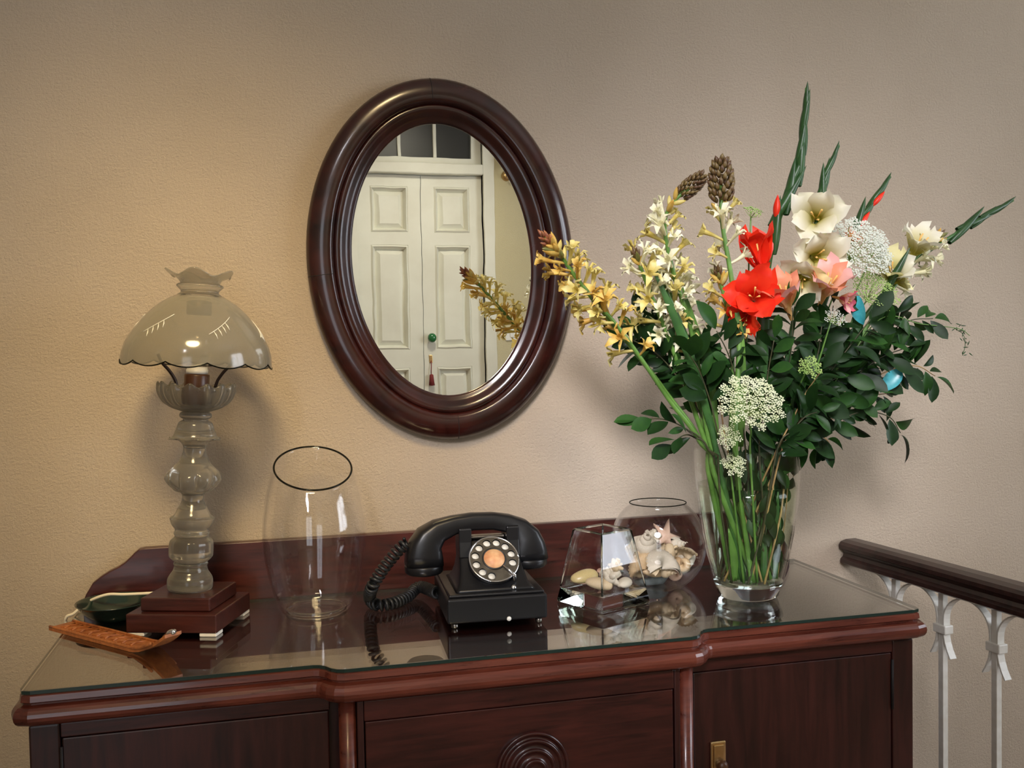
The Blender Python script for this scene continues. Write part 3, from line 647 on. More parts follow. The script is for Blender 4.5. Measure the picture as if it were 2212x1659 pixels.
# ------------------------------------------------------------------ shallow dark dish and carved incense holder
dc = Vector((-0.6285, -0.0885, T+0.0002))
V, F = lathe_geo([(r*0.795, z*0.95) for r, z in [(0.0005, 0.002), (0.034, 0.0), (0.044, 0.004), (0.062, 0.016), (0.077, 0.031), (0.0785, 0.032), (0.078, 0.0335), (0.075, 0.032), (0.060, 0.019), (0.042, 0.008), (0.0005, 0.006)]], 48)
tag(obj('dish', mesh('dish', V, F), 'dish_green'), 'dark green shallow glass dish half hidden behind the lamp base', 'dish').location = dc
pA, pB = onz((142, 1352), T+0.004), onz((340, 1403), T+0.004)
ax = (pB-pA); ax.z = 0; ln = ax.length; angz = math.atan2(ax.y, ax.x)
inc = thing('incense_holder', 'carved orange-brown wooden incense holder with an upturned tip beside the lamp', 'incense holder', (pA.x, pA.y, T), angz)
def strip(w, z0, th, x0, x1, curl):
    g = G(); n = 26; V = []; F = []
    for i in range(n+1):
        x = lerp(x0, x1, i/n); c = max(0, (x-ln*0.86))/(ln*0.30); zz = z0+curl*(c**1.7)*0.030
        ww = w*(1-0.35*c)
        V += [(x, -ww, zz), (x, ww, zz), (x, ww, zz+th), (x, -ww, zz+th)]
    for i in range(n):
        for k in range(4): F.append((i*4+k, i*4+(k+1) % 4, i*4+4+(k+1) % 4, i*4+4+k))
    F += [(0, 1, 2, 3), (n*4+3, n*4+2, n*4+1, n*4)]
    return g.add(V, F)
obj('tray', strip(0.0225, 0.0004, 0.005, -0.012, ln*1.16, 1).me('tray', False), 'carved_wood', inc)
for s in (-1, 1):
    g = G(); n = 20
    P = [(lerp(-0.012, ln*1.06, i/n), s*0.0205, 0.0062+(max(0, lerp(-0.012, ln*1.06, i/n)-ln*0.86)/(ln*0.30))**1.7*0.030) for i in range(n+1)]
    obj('raised_edge', g.tube(P, 0.0024, 6).me('raised_edge'), 'carved_wood', inc)
for i in range(9):
    x = lerp(0.012, ln*0.78, i/8)
    g = G().tube([(x-0.006, -0.013, 0.0058), (x, 0, 0.0066), (x+0.006, 0.013, 0.0058)], 0.0016, 5).tube([(x+0.006, -0.013, 0.0058), (x, 0, 0.0066), (x-0.006, 0.013, 0.0058)], 0.0016, 5)
    obj('carving', g.me('carving'), 'carved_wood', inc)
tc_ = ln*1.16; cz = ((tc_-ln*0.86)/(ln*0.30))**1.7*0.030
obj('metal_tip', G().tube([(tc_-0.020, 0, cz-0.004), (tc_-0.006, 0, cz+0.005), (tc_+0.004, 0, cz+0.0085)], [0.004, 0.005, 0.0035], 8).me('metal_tip'), 'chrome', inc)

# ------------------------------------------------------------------ tall clear vase with a slanted rim
vz = [(0.0005, 0.0), (0.054, 0.0), (0.061, 0.004), (0.0665, 0.016), (0.075, 0.042), (0.083, 0.075), (0.0885, 0.110), (0.0895, 0.135), (0.0875, 0.165), (0.082, 0.198), (0.0745, 0.228), (0.0675, 0.250)]
dense = []
for i in range(len(vz)-1):
    for k in range(3): dense.append((lerp(vz[i][0], vz[i+1][0], k/3), lerp(vz[i][1], vz[i+1][1], k/3)))
dense.append(vz[-1])
inner = [(r-0.0028, z) for r, z in reversed(dense) if z > 0.010]+[(0.055, 0.0085), (0.042, 0.0068), (0.020, 0.008), (0.0005, 0.010)]
V, F = lathe_geo(dense+inner, 64)
def slant(v):
    x, y, z = v; k = max(0, min(1, (z-0.06)/0.19)); k = k*k
    return (x, y, z+k*(y*0.46-x*0.03))
tv = tag(obj('glass_vase', mesh('glass_vase', [slant(v) for v in V], F), 'glass_clear'), 'tall empty clear glass vase with a slanted rim between lamp and telephone', 'vase')
tv.location = (-0.291, -0.135, T+0.0002)
P = [slant((0.0663*math.cos(2*PI*k/64), 0.0663*math.sin(2*PI*k/64), 0.2500)) for k in range(65)]
obj('rim', G().tube(P, 0.0017, 8, False).me('rim'), 'glass_edge', tv)
P = [(0.050*math.cos(2*PI*k/64), 0.050*math.sin(2*PI*k/64), 0.0040) for k in range(65)]
obj('foot_ring', G().tube(P, 0.0030, 8, False).me('foot_ring'), 'glass_solid', tv)

# ------------------------------------------------------------------ telephone
ph = thing('rotary_telephone', 'black rotary dial telephone with a coiled cord on the glass top', 'telephone', (-0.0055, -0.2480, T), math.radians(-3))
hw, yd = 0.0825, 0.084
yB = 0.108
me = bev_box('base', -hw, hw, -yd, yB, 0.009, 0.050, 0.004, 3); obj('base', me, 'bakelite', ph)
obj('base_ledge', bev_box('base_ledge', -hw+0.004, hw-0.004, -yd+0.004, yB-0.004, 0.0502, 0.055, 0.002, 2), 'bakelite', ph)
for sx in (-1, 1):
    for sy in (-1, 1):
        obj('foot', lathe('foot', [(0.0045, 0.0003), (0.0058, 0.0015), (0.0058, 0.0088)], 14), 'dial_metal' if sy < 0 else 'bakelite', ph, Matrix.Translation((sx*(hw-0.013), -yd+0.011 if sy < 0 else yB-0.011, 0)))
def loft(name, secs, n_c=5):
    """secs: (z, hx, yfront, yback, corner)"""
    V = []; F = []
    for z, hx, y0, y1, c in secs:
        ring = []
        for (cx, cy, a0) in ((hx-c, y1-c, 0), (-hx+c, y1-c, PI/2), (-hx+c, y0+c, PI), (hx-c, y0+c, 3*PI/2)):
            for k in range(n_c): a = a0+PI/2*k/(n_c-1); ring.append((cx+c*math.cos(a), cy+c*math.sin(a), z))
        V += ring
    n = 4*n_c
    for i in range(len(secs)-1):
        for k in range(n): F.append((i*n+k, i*n+(k+1) % n, (i+1)*n+(k+1) % n, (i+1)*n+k))
    F += [tuple(range(n-1, -1, -1)), tuple((len(secs)-1)*n+k for k in range(n))]
    return mesh(name, V, F)
secs = [(0.0552, 0.066, -0.070, 0.072, 0.006), (0.059, 0.0615, -0.062, 0.064, 0.006), (0.066, 0.0575, -0.052, 0.056, 0.006), (0.080, 0.054, -0.036, 0.046, 0.006), (0.096, 0.052, -0.017, 0.038, 0.006), (0.112, 0.051, 0.000, 0.034, 0.005), (0.124, 0.050, 0.011, 0.032, 0.004), (0.127, 0.048, 0.013, 0.030, 0.004)]
obj('housing', loft('housing', secs), 'bakelite', ph)
for s in (-1, 1):                                       # cradle forks
    x0, x1 = sorted((s*0.030, s*0.0515))
    poly = [(-0.014, 0.100), (-0.010, 0.126), (-0.010, 0.149), (-0.004, 0.151), (0.004, 0.142), (0.018, 0.139), (0.030, 0.142), (0.038, 0.151), (0.044, 0.149), (0.042, 0.122), (0.036, 0.100)]
    o = obj('cradle_fork', prism_poly('cradle_fork', poly, x0, x1, 'X'), 'bakelite', ph)
    bv = o.modifiers.new('bevel', 'BEVEL'); bv.width = 0.002; bv.segments = 2
obj('plunger_bar', bev_box('plunger_bar', -0.0298, 0.0298, 0.006, 0.026, 0.1272, 0.133, 0.002), 'dial_metal', ph)
# dial: lies on the sloping face
dn = Vector((0.02, -0.76, 0.65)).normalized(); dm = Matrix.Translation((0.003, -0.031, 0.0965)) @ basis(dn)
RD = 0.0415
obj('dial_mount', lathe('dial_mount', [(0.040, -0.016), (0.0425, -0.004), (RD, 0.0), (0.0005, 0.0)], 48), 'bakelite', ph, dm)
np_ = obj('number_plate', lathe('number_plate', [(RD-0.001, 0.0002), (RD-0.001, 0.0022), (0.0005, 0.0022)], 48), 'dial_black', ph, dm)
V = []; F = []
sect = 2*PI/12; ri, ro, rh = 0.0195, RD, 0.0068; zc0, zc1 = 0.0062, 0.0078; NB = 16
def sector(i, hole):
    a0 = i*sect; c = a0+sect/2; rc = (ri+ro)/2+0.0012; g = []
    def bnd(t):   # boundary of sector param 0..1
        t *= 4
        if t < 1: a = lerp(a0, a0+sect, t); return (ro*math.cos(a), ro*math.sin(a))
        if t < 2: r = lerp(ro, ri, t-1); return (r*math.cos(a0+sect), r*math.sin(a0+sect))
        if t < 3: a = lerp(a0+sect, a0, t-2); return (ri*math.cos(a), ri*math.sin(a))
        r = lerp(ri, ro, t-3); return (r*math.cos(a0), r*math.sin(a0))
    out = [bnd(k/NB) for k in range(NB)]
    hc = Vector((rc*math.cos(c), rc*math.sin(c)))
    if hole:
        inn = []
        for q in out:
            d = (Vector(q)-hc); a = math.atan2(d.y, d.x); inn.append((hc.x+rh*math.cos(a), hc.y+rh*math.sin(a)))
        b = len(V); V.extend([(x, y, zc1) for x, y in out]+[(x, y, zc1) for x, y in inn]+[(x, y, zc0) for x, y in inn]+[(x, y, zc0) for x, y in out])
        for k in range(NB):
            k2 = (k+1) % NB
            F.append((b+k, b+k2, b+NB+k2, b+NB+k)); F.append((b+NB+k, b+NB+k2, b+2*NB+k2, b+2*NB+k)); F.append((b+2*NB+k, b+2*NB+k2, b+3*NB+k2, b+3*NB+k))
        return hc
    b = len(V); V.extend([(x, y, zc1) for x, y in out]+[(x, y, zc0) for x, y in out]); F.append(tuple(b+k for k in range(NB))); F.append(tuple(b+NB+k for k in range(NB-1, -1, -1)))
spots = []
off = 0
for i in range(12):
    # gap at lower right, towards the finger stop
    isgap = i in (9, 10)
    h = sector(i, not isgap)
    if h is not None: spots.append(h)
fw_ = obj('finger_wheel', mesh('finger_wheel', V, F, False), 'dial_metal', ph, dm)
V, F = tube_geo([(RD*math.cos(2*PI*k/48), RD*math.sin(2*PI*k/48), 0.007) for k in range(49)], 0.0016, 8)
obj('wheel_rim', mesh('wheel_rim', V, F), 'chrome', fw_)
for h in spots:
    obj('number_spot', lathe('number_spot', [(0.0062, 0.0023), (0.0062, 0.0032), (0.0003, 0.0032)], 16), 'enamel_white', np_, Matrix.Translation((h.x, h.y, 0)))
obj('centre_bezel', lathe('centre_bezel', [(0.0200, 0.0063), (0.0205, 0.0088), (0.0190, 0.0098), (0.0178, 0.0092), (0.0178, 0.0085)], 36), 'dial_black', fw_)
obj('centre_card', lathe('centre_card', [(0.0176, 0.0078), (0.0176, 0.0090), (0.0003, 0.0094)], 36), 'dial_card', fw_)
a = 10.4*sect
obj('finger_stop', G().tube([(0.020*math.cos(a), 0.020*math.sin(a), 0.0108), (0.032*math.cos(a), 0.032*math.sin(a), 0.0105), (0.0435*math.cos(a), 0.0435*math.sin(a), 0.0085), (0.0475*math.cos(a), 0.0475*math.sin(a), -0.002)], [0.0012, 0.0024, 0.0038, 0.0036], 8).me('finger_stop'), 'chrome', ph, dm)
obj('badge', lathe('badge', [(0.0045, 0), (0.005, 0.002), (0.003, 0.004), (0.0003, 0.0045)], 14), 'chrome', ph, Matrix.Translation((0.030, -0.0635, 0.0580)) @ Matrix.Rotation(PI/3, 4, 'X'))
obj('rating_stud', lathe('rating_stud', [(0.004, 0), (0.0035, 0.0015), (0.0003, 0.002)], 12), 'enamel_white', ph, Matrix.Translation((0.018, -yd, 0.0125)) @ Matrix.Rotation(PI/2, 4, 'X'))
# handset
hs = Matrix.Translation((-0.018, 0.012, 0.0)) @ Matrix.Rotation(math.radians(3.0), 4, 'Z')
path = [(-0.092, 0.090), (-0.0915, 0.106), (-0.089, 0.120), (-0.082, 0.133), (-0.066, 0.1455), (-0.040, 0.1535), (-0.008, 0.1575), (0.028, 0.1565), (0.054, 0.151), (0.074, 0.1405), (0.084, 0.128), (0.088, 0.114), (0.0895, 0.102), (0.090, 0.088)]
wid = [0.029, 0.0295, 0.0290, 0.0275, 0.0225, 0.0185, 0.0170, 0.0170, 0.0185, 0.0230, 0.0275, 0.029, 0.0295, 0.029]
thk = [0.0325, 0.031, 0.0285, 0.0245, 0.0190, 0.0155, 0.0145, 0.0145, 0.0155, 0.0195, 0.0245, 0.0285, 0.031, 0.0325]
V = []; F = []; n = 16
for i, ((x, z), w, h) in enumerate(zip(path, wid, thk)):
    a_, b_ = path[max(0, i-1)], path[min(len(path)-1, i+1)]
    tx, tz = b_[0]-a_[0], b_[1]-a_[1]; l = math.hypot(tx, tz); nx, nz = -tz/l, tx/l
    for k in range(n):
        an = 2*PI*k/n; ca, sa = math.cos(an), math.sin(an)
        ca = math.copysign(abs(ca)**0.5, ca); sa = math.copysign(abs(sa)**0.5, sa)
        V.append((x+nx*h*sa, w*ca, z+nz*h*sa))
for i in range(len(path)-1):
    for k in range(n): F.append((i*n+k, i*n+(k+1) % n, (i+1)*n+(k+1) % n, (i+1)*n+k))
F += [tuple(range(n-1, -1, -1)), tuple((len(path)-1)*n+k for k in range(n))]
me = mesh('handset', V, F); bm = bmesh.new(); bm.from_mesh(me); bmesh.ops.recalc_face_normals(bm, faces=bm.faces); bm.to_mesh(me); bm.free()
hand = obj('handset', me, 'bakelite', ph, hs)
for s, x in ((-1, -0.092), (1, 0.090)):
    M = Matrix.Translation((x, 0, 0.074))
    obj('screw_cap', lathe('screw_cap', [(0.022, -0.0015), (0.0290, 0.0005), (0.0325, 0.004), (0.0330, 0.0135), (0.0320, 0.0155)], 32), 'bakelite', hand, M)
# coiled cord
iv = (Matrix.Translation((-0.0055, -0.2480, T)) @ Matrix.Rotation(math.radians(-3), 4, 'Z')).inverted()
cp_ = [ony((880, 1172), -0.232), ony((862, 1187), -0.232), ony((838, 1215), -0.228), ony((817, 1245), -0.222), ony((803, 1270), -0.215), onz((799, 1293), T+0.016), onz((814, 1306), T+0.0115), onz((845, 1304), T+0.0105), onz((880, 1289), T+0.012), onz((906, 1268), T+0.018), onz((925, 1252), T+0.024)]
cp_[-1] = Matrix.Translation((-0.0055, -0.2480, T)) @ Matrix.Rotation(math.radians(-3), 4, 'Z') @ Vector((-hw-0.002, 0.045, 0.03))
path3 = catmull(cp_, 24); fr = frames(path3); acc = [0]
for p, q in zip(path3, path3[1:]): acc.append(acc[-1]+(q-p).length)
pitch = 0.0085; P = []; steps = int(acc[-1]/pitch*12); j = 0
for i in range(steps+1):
    d = acc[-1]*i/steps
    while j < len(acc)-2 and acc[j+1] < d: j += 1
    t_ = (d-acc[j])/max(1e-9, acc[j+1]-acc[j]); p = fr[j][0].lerp(fr[j+1][0], t_); a_, b_ = fr[j][2].lerp(fr[j+1][2], t_).normalized(), fr[j][3].lerp(fr[j+1][3], t_).normalized()
    an = 2*PI*i/12; P.append(iv @ (p+(a_*math.cos(an)+b_*math.sin(an))*0.0086))
V, F = tube_geo(P, 0.0029, 6)
obj('coiled_cord', mesh('coiled_cord', V, F), 'cord_rubber', ph)

# ------------------------------------------------------------------ seashell kit
def shell_cowrie(n=16, m=10):
    V = []; F = []
    for i in range(m+1):
        t = i/m; x = math.cos(PI*t); r = math.sin(PI*t)**0.75
        for k in range(n):
            a = 2*PI*k/n; y = r*0.62*math.cos(a); z = r*0.50*math.sin(a)
            if abs(a-3*PI/2) < 0.25: z *= 0.72
            if z < 0: z *= 0.7
            V.append((x*0.98, y*(1+0.12*x), z*(1+0.15*x)))
    for i in range(m):
        for k in range(n): F.append((i*n+k, i*n+(k+1) % n, (i+1)*n+(k+1) % n, (i+1)*n+k))
    return mesh('seashell', V, F)
def shell_conch(turns=4.5, spikes=0.16):
    V = []; F = []; n = 12; m = 60
    for i in range(m+1):
        t = i/m; s = 0.06+0.94*t**1.6; a = turns*2*PI*t
        c = Vector((0.52*s*math.cos(a), 0.52*s*math.sin(a), 1.15-1.55*t**1.15))
        rr = 0.44*s*(1+spikes*max(0, math.cos(a*3.5))**4)
        for k in range(n):
            b = 2*PI*k/n; V.append(c+Vector((math.cos(a)*math.cos(b)*rr, math.sin(a)*math.cos(b)*rr, math.sin(b)*rr*1.35)))
    for i in range(m):
        for k in range(n): F.append((i*n+k, i*n+(k+1) % n, (i+1)*n+(k+1) % n, (i+1)*n+k))
    F += [tuple(range(n-1, -1, -1))]
    return mesh('seashell', [v*0.72 for v in V], F)
def shell_cockle():
    V = []; F = []; n = 36; m = 8
    for sgn, off in ((1, 0.0), (0.86, -0.04)):
        b = len(V)
        for i in range(m+1):
            t = i/m
            for k in range(n+1):
                a = PI*(k/n)*1.25-PI*0.125; rib = 1+0.045*math.cos(k*PI)
                r = t*rib; V.append((r*math.cos(a)*0.95, r*math.sin(a)*1.0-0.45, sgn*0.55*math.sin(PI*min(1, 0.12+0.88*(1-t)))*(1 if t > 0.02 else 0.9)+off))
        for i in range(m):
            for k in range(n): F.append((b+i*(n+1)+k, b+i*(n+1)+k+1, b+(i+1)*(n+1)+k+1, b+(i+1)*(n+1)+k))
    return mesh('seashell', V, F)
def shell_star(arms=5):
    V = [(0, 0, 0.26), (0, 0, -0.10)]; F = []; n = arms*2
    rings = ((0.5, 0.22), (1.0, 0.0))
    for k in range(n):
        a = PI*2*k/n; r = 1.0 if k % 2 == 0 else 0.36
        V += [(r*0.5*math.cos(a), r*0.5*math.sin(a), 0.20), (r*math.cos(a), r*math.sin(a), 0.07 if k % 2 == 0 else 0.02), (r*0.9*math.cos(a), r*0.9*math.sin(a), -0.08)]
    for k in range(n):
        i, j = 2+k*3, 2+((k+1) % n)*3
        F += [(0, i, j), (i, i+1, j+1, j), (i+1, i+2, j+2, j+1), (1, j+2, i+2)]
    return mesh('starfish', V, F)
def shell_coral():
    g = G(); r2 = random.Random(3)
    g.ell((0, 0, -0.4), (0, 0, 1), 0.55, 0.9, 10, 6)
    for k in range(14):
        d = Vector((r2.uniform(-1, 1), r2.uniform(-1, 1), r2.uniform(-0.3, 1))).normalized()
        g.tube([d*0.15, d*0.55, d*0.85], [0.28, 0.22, 0.12], 7)
    return g.me('coral_piece')
SH = {'cowrie': shell_cowrie(), 'conch': shell_conch(), 'conch2': shell_conch(3.2, 0.05), 'cockle': shell_cockle(), 'star': shell_star(), 'coral': shell_coral()}
def place_shell(kind, mat, loc, size, rot, label, group, nm='seashell', cat='seashell'):
    me = SH[kind].copy() if SH[kind].materials and SH[kind].materials[0] != MATS[mat] else SH[kind]
    if me.materials: me.materials[0] = MATS[mat]
    else: me.materials.append(MATS[mat])
    o = bpy.data.objects.new(nm, me); COL.objects.link(o); o.location = loc; o.scale = (size,)*3; o.rotation_euler = rot
    return tag(o, label, cat, group)

# ------------------------------------------------------------------ glass pyramid with shells
pL, pFr, pR = onz((1202, 1300), T), onz((1301, 1328), T), onz((1405, 1303), T)
pBk = pL+pR-pFr; pc = (pL+pR)/2
base4 = [v-pc for v in (pL, pFr, pR, pBk)]
pt = thing('glass_pyramid', 'clear truncated glass pyramid vase holding shells beside the telephone', 'vase', (pc.x, pc.y, T+0.0003))
PH = 0.130
def sq(k, z): return [Vector((v.x*k, v.y*k, z)) for v in base4]
kz = lambda z: 1-0.375*(z/PH)
def rings_mesh(name, R, cap0, cap1):
    V = []; F = []
    for r in R: V += r
    for i in range(len(R)-1):
        for k in range(4): F.append((i*4+k, i*4+(k+1) % 4, i*4+4+(k+1) % 4, i*4+4+k))
    if cap0: F.append((3, 2, 1, 0))
    if cap1: b = (len(R)-1)*4; F.append((b, b+1, b+2, b+3))
    me = mesh(name, V, F, False); bm = bmesh.new(); bm.from_mesh(me); bmesh.ops.recalc_face_normals(bm, faces=bm.faces)
    bmesh.ops.bevel(bm, geom=list(bm.edges), offset=0.0012, segments=2, affect='EDGES', clamp_overlap=True); bm.to_mesh(me); bm.free(); return me
zf = 0.026
obj('solid_foot', rings_mesh('solid_foot', [sq(0.965, 0.0), sq(1.0, 0.003), sq(kz(zf), zf)], True, True), 'glass_solid', pt)
obj('glass_walls', rings_mesh('glass_walls', [sq(kz(zf), zf+0.0004), sq(kz(PH), PH), sq(kz(PH)-0.085, PH), sq(kz(zf)-0.085, zf+0.0004), sq(kz(zf), zf+0.0004)], False, False), 'glass_clear', pt)
for k in range(4):
    a_, b_ = sq(kz(zf), zf+0.002)[k], sq(kz(PH), PH)[k]; c_, d_ = sq(kz(PH)-0.04, PH)[k], sq(kz(PH)-0.04, PH)[(k+1) % 4]
    obj('corner_edge', G().tube([a_*0.975+Vector((0, 0, 0.025*a_.z)), b_*0.975+Vector((0, 0, 0.02*b_.z))], 0.0017, 6).me('corner_edge'), 'glass_solid', pt)
    obj('rim_edge', G().tube([c_, d_], 0.0021, 6).me('rim_edge'), 'glass_solid', pt)
zs = T+zf+0.0008
GP = 'shells in the glass pyramid'
def at(q, z):                 # keep inside the pyramid walls
    p = onz(q, z); d = Vector((p.x-pc.x, p.y-pc.y)); m_ = 0.043-0.32*max(0, z-T-0.03)
    if d.length > m_: d = d.normalized()*m_
    return Vector((pc.x+d.x, pc.y+d.y, p.z))
place_shell('cowrie', 'shell_olive', at((1262, 1247), zs+0.016), 0.0265, (0.1, -0.1, 0.15), 'olive-tan cowrie shell lying in the glass pyramid', GP)
place_shell('cowrie', 'shell_cream', at((1294, 1262), zs+0.012), 0.0245, (0.0, 0.15, -0.45), 'smooth cream cowrie shell beside the white coral lump in the glass pyramid', GP)
place_shell('coral', 'shell_white', at((1318, 1248), zs+0.023), 0.024, (0.4, 0.3, 0.2), 'knobbly white coral lump in the glass pyramid', GP, 'coral_piece', 'coral')
place_shell('coral', 'shell_cream', at((1338, 1226), zs+0.042), 0.018, (1.0, 0.3, 1.2), 'cream coral knob on top of the heap in the glass pyramid', GP, 'coral_piece', 'coral')
place_shell('cowrie', 'shell_white', at((1360, 1262), zs+0.011), 0.020, (0.0, 0.0, 0.9), 'small whitish cowrie shell in the pyramid corner nearest the fish bowl', GP)
place_shell('cockle', 'shell_pink', at((1252, 1262), zs+0.003), 0.023, (0.1, 0.0, 2.2), 'flat pink shell under the olive cowrie in the glass pyramid', GP)
place_shell('cockle', 'shell_grey', at((1338, 1222), zs+0.030), 0.017, (1.1, 0.2, 0.5), 'grey shell standing behind the coral in the glass pyramid', GP)
place_shell('conch2', 'shell_pink', at((1300, 1232), zs+0.017), 0.014, (1.4, 0.2, 0.9), 'small pinkish snail shell behind the cowries in the glass pyramid', GP)

# ------------------------------------------------------------------ fish bowl with shells
bc = Vector((0.344, -0.148, T))
RB = 0.0905; ZB = 0.078
prb = [(0.0005, 0.002), (0.030, 0.0006), (0.036, 0.0)]
for k in range(26):
    a = lerp(-1.10, 0.94, k/25); prb.append((RB*math.cos(a), ZB+RB*1.02*math.sin(a)))
rim = prb[-1]
prb += [(rim[0]+0.0012, rim[1]+0.0025), (rim[0]+0.0004, rim[1]+0.0042)]
inn = []
for k in range(26):
    a = lerp(0.94, -1.10, k/25); inn.append(((RB-0.0025)*math.cos(a), ZB+(RB*1.02-0.0025)*math.sin(a)))
V, F = lathe_geo(prb+[(rim[0]-0.0018, rim[1]+0.003)]+inn+[(0.030, 0.006), (0.0005, 0.006)], 64)
bo = tag(obj('fish_bowl', mesh('fish_bowl', V, F), 'glass_clear'), 'round clear glass fish bowl filled with seashells behind the glass pyramid', 'bowl'); bo.location = bc+Vector((0, 0, 0.0002))
P = [((rim[0]-0.0005)*math.cos(2*PI*k/64), (rim[0]-0.0005)*math.sin(2*PI*k/64), rim[1]+0.0042) for k in range(65)]
obj('rim', G().tube(P, 0.0010, 8, False).me('rim'), 'glass_edge', bo)
GB = 'shells in the fish bowl'
SB = [('conch', 'shell_white', (1393, 1178), -0.165, 0.034, (0.5, -0.3, 0.4), 'large spiky white conch on top of the shells in the fish bowl'),
      ('star', 'shell_pink', (1438, 1158), -0.128, 0.028, (1.2, 0.2, 0.3), 'pale pink starfish propped against the back of the fish bowl'),
      ('conch2', 'shell_cream', (1446, 1190), -0.150, 0.025, (1.2, 0.5, 1.2), 'cream whelk shell with a dark mouth in the fish bowl'),
      ('cockle', 'shell_white', (1425, 1212), -0.195, 0.028, (0.9, 0.2, 0.2), 'fan-ribbed white cockle just below the large conch in the fish bowl'),
      ('cockle', 'shell_cream', (1468, 1205), -0.165, 0.024, (0.7, 0.7, 1.5), 'cream cockle on the flower vase side of the heap in the fish bowl'),
      ('conch2', 'shell_tan', (1478, 1218), -0.185, 0.020, (1.5, 0.4, 2.2), 'tan snail shell near the bowl wall beside the flower vase'),
      ('cowrie', 'shell_white', (1492, 1216), -0.150, 0.021, (0.2, -0.6, 0.8), 'white cowrie against the bowl wall next to the flower vase'),
      ('cockle', 'shell_tan', (1385, 1222), -0.185, 0.024, (0.8, -0.4, -0.4), 'tan cockle low in the fish bowl behind the glass pyramid'),
      ('conch', 'shell_cream', (1440, 1232), -0.190, 0.021, (1.7, 0.2, 0.6), 'cream spiral shell lying low in the fish bowl'),
      ('cowrie', 'shell_tan', (1408, 1236), -0.180, 0.018, (0.1, 0.2, 0.3), 'brownish cowrie at the bottom of the fish bowl'),
      ('coral', 'shell_cream', (1372, 1200), -0.155, 0.021, (0.3, 0.6, 0.1), 'cream coral lump in the fish bowl behind the glass pyramid', 'coral_piece', 'coral'),
      ('conch2', 'shell_pink', (1460, 1238), -0.165, 0.019, (1.5, 0.1, 2.8), 'pinkish whelk at the bottom of the fish bowl towards the flower vase'),
      ('cockle', 'shell_grey', (1415, 1252), -0.148, 0.026, (2.9, 0.1, 0.5), 'dark grey shell lying on the bottom of the fish bowl'),
      ('cowrie', 'shell_cream', (1375, 1243), -0.150, 0.017, (0.1, 0.1, 1.1), 'small cream cowrie at the bottom of the fish bowl behind the pyramid'),
      ('star', 'shell_cream', (1410, 1192), -0.140, 0.024, (0.9, -0.5, 0.9), 'cream starfish behind the large conch in the fish bowl'),
      ('conch', 'shell_white', (1462, 1178), -0.135, 0.022, (1.0, 0.9, 0.2), 'white spiral shell leaning behind the cream whelk in the fish bowl'),
      ('cowrie', 'shell_cream', (1480, 1240), -0.150, 0.017, (0.2, 0.3, 1.7), 'rounded cream cowrie under the white one by the bowl wall next to the flower vase'),
      ('coral', 'shell_white', (1408, 1165), -0.135, 0.018, (0.8, 0.2, 0.6), 'white coral knob behind the large conch in the fish bowl', 'coral_piece', 'coral'),
      ('cockle', 'shell_cream', (1400, 1225), -0.205, 0.020, (0.9, -0.1, 0.9), 'small cream cockle low against the fish bowl wall facing the pyramid'),
      ('cockle', 'shell_pink', (1452, 1218), -0.120, 0.024, (0.6, 0.4, 2.6), 'pink cockle on the wall side of the fish bowl')]
for s_ in SB:
    kind, mt, q, y, size, rot, lab = s_[:7]
    nm, ct = (s_[7], s_[8]) if len(s_) > 7 else (('starfish', 'starfish') if kind == 'star' else ('seashell', 'seashell'))
    size *= 1.32
    p = ony(q, y); d = p-(bc+Vector((0, 0, ZB))); lim = RB-size*0.85-0.003
    if d.length > lim: p = bc+Vector((0, 0, ZB))+d.normalized()*lim
    p.z = max(p.z, T+0.008+size*0.35)
    place_shell(kind, mt, p, size, rot, lab, GB, nm, ct)

# ------------------------------------------------------------------ flower vase with water
VX, VY = 0.4635, -0.2750
fvz = [(0.0005, 0.0), (0.047, 0.0), (0.0515, 0.003), (0.0545, 0.010), (0.0585, 0.022), (0.0640, 0.040), (0.0725, 0.075), (0.0805, 0.115), (0.0870, 0.160), (0.0915, 0.205), (0.0935, 0.240), (0.0940, 0.266), (0.0932, 0.2675)]
fv = thing('flower_vase', 'flared clear glass vase of water holding the flower bouquet', 'vase', (VX, VY, T+0.0003))
wth = 0.0035
FV = [(0.0612, 0.0300)]+fvz[5:]
walls = FV+[(r-wth, z) for r, z in reversed(FV[:-1])]+[FV[0]]
def densify(p, k=3):
    out = []
    for a_, b_ in zip(p, p[1:]):
        for i in range(k): out.append((lerp(a_[0], b_[0], i/k), lerp(a_[1], b_[1], i/k)))
    return out+[p[-1]]
V, F = lathe_geo(densify([(r, z+0.0004) for r, z in walls]), 64); obj('glass_walls', mesh('glass_walls', V, F), 'glass_vase', fv)
V, F = lathe_geo([(0.0003, 0.0), (0.044, 0.0), (0.0500, 0.0015), (0.0530, 0.006), (0.0585, 0.0218), (0.0610, 0.0298), (0.0003, 0.0298)], 64)
obj('solid_foot', mesh('solid_foot', V, F), 'glass_solid', fv)
ZW = 0.203
inner = [(r-wth-0.0004, z) for r, z in fvz if 0.03 < z < ZW]
rW = interp([(z, r) for r, z in fvz], ZW)-wth-0.0004
wp = [(0.0003, 0.0310), (0.0570, 0.0310)]+inner+[(rW, ZW), (rW-0.003, ZW-0.001), (0.0003, ZW-0.001)]
V, F = lathe_geo(densify(wp, 2), 64)
wt = tag(obj('water', mesh('water', V, F), 'water'), 'clear water filling most of the flower vase', 'water'); wt.location = (VX, VY, T+0.0003)

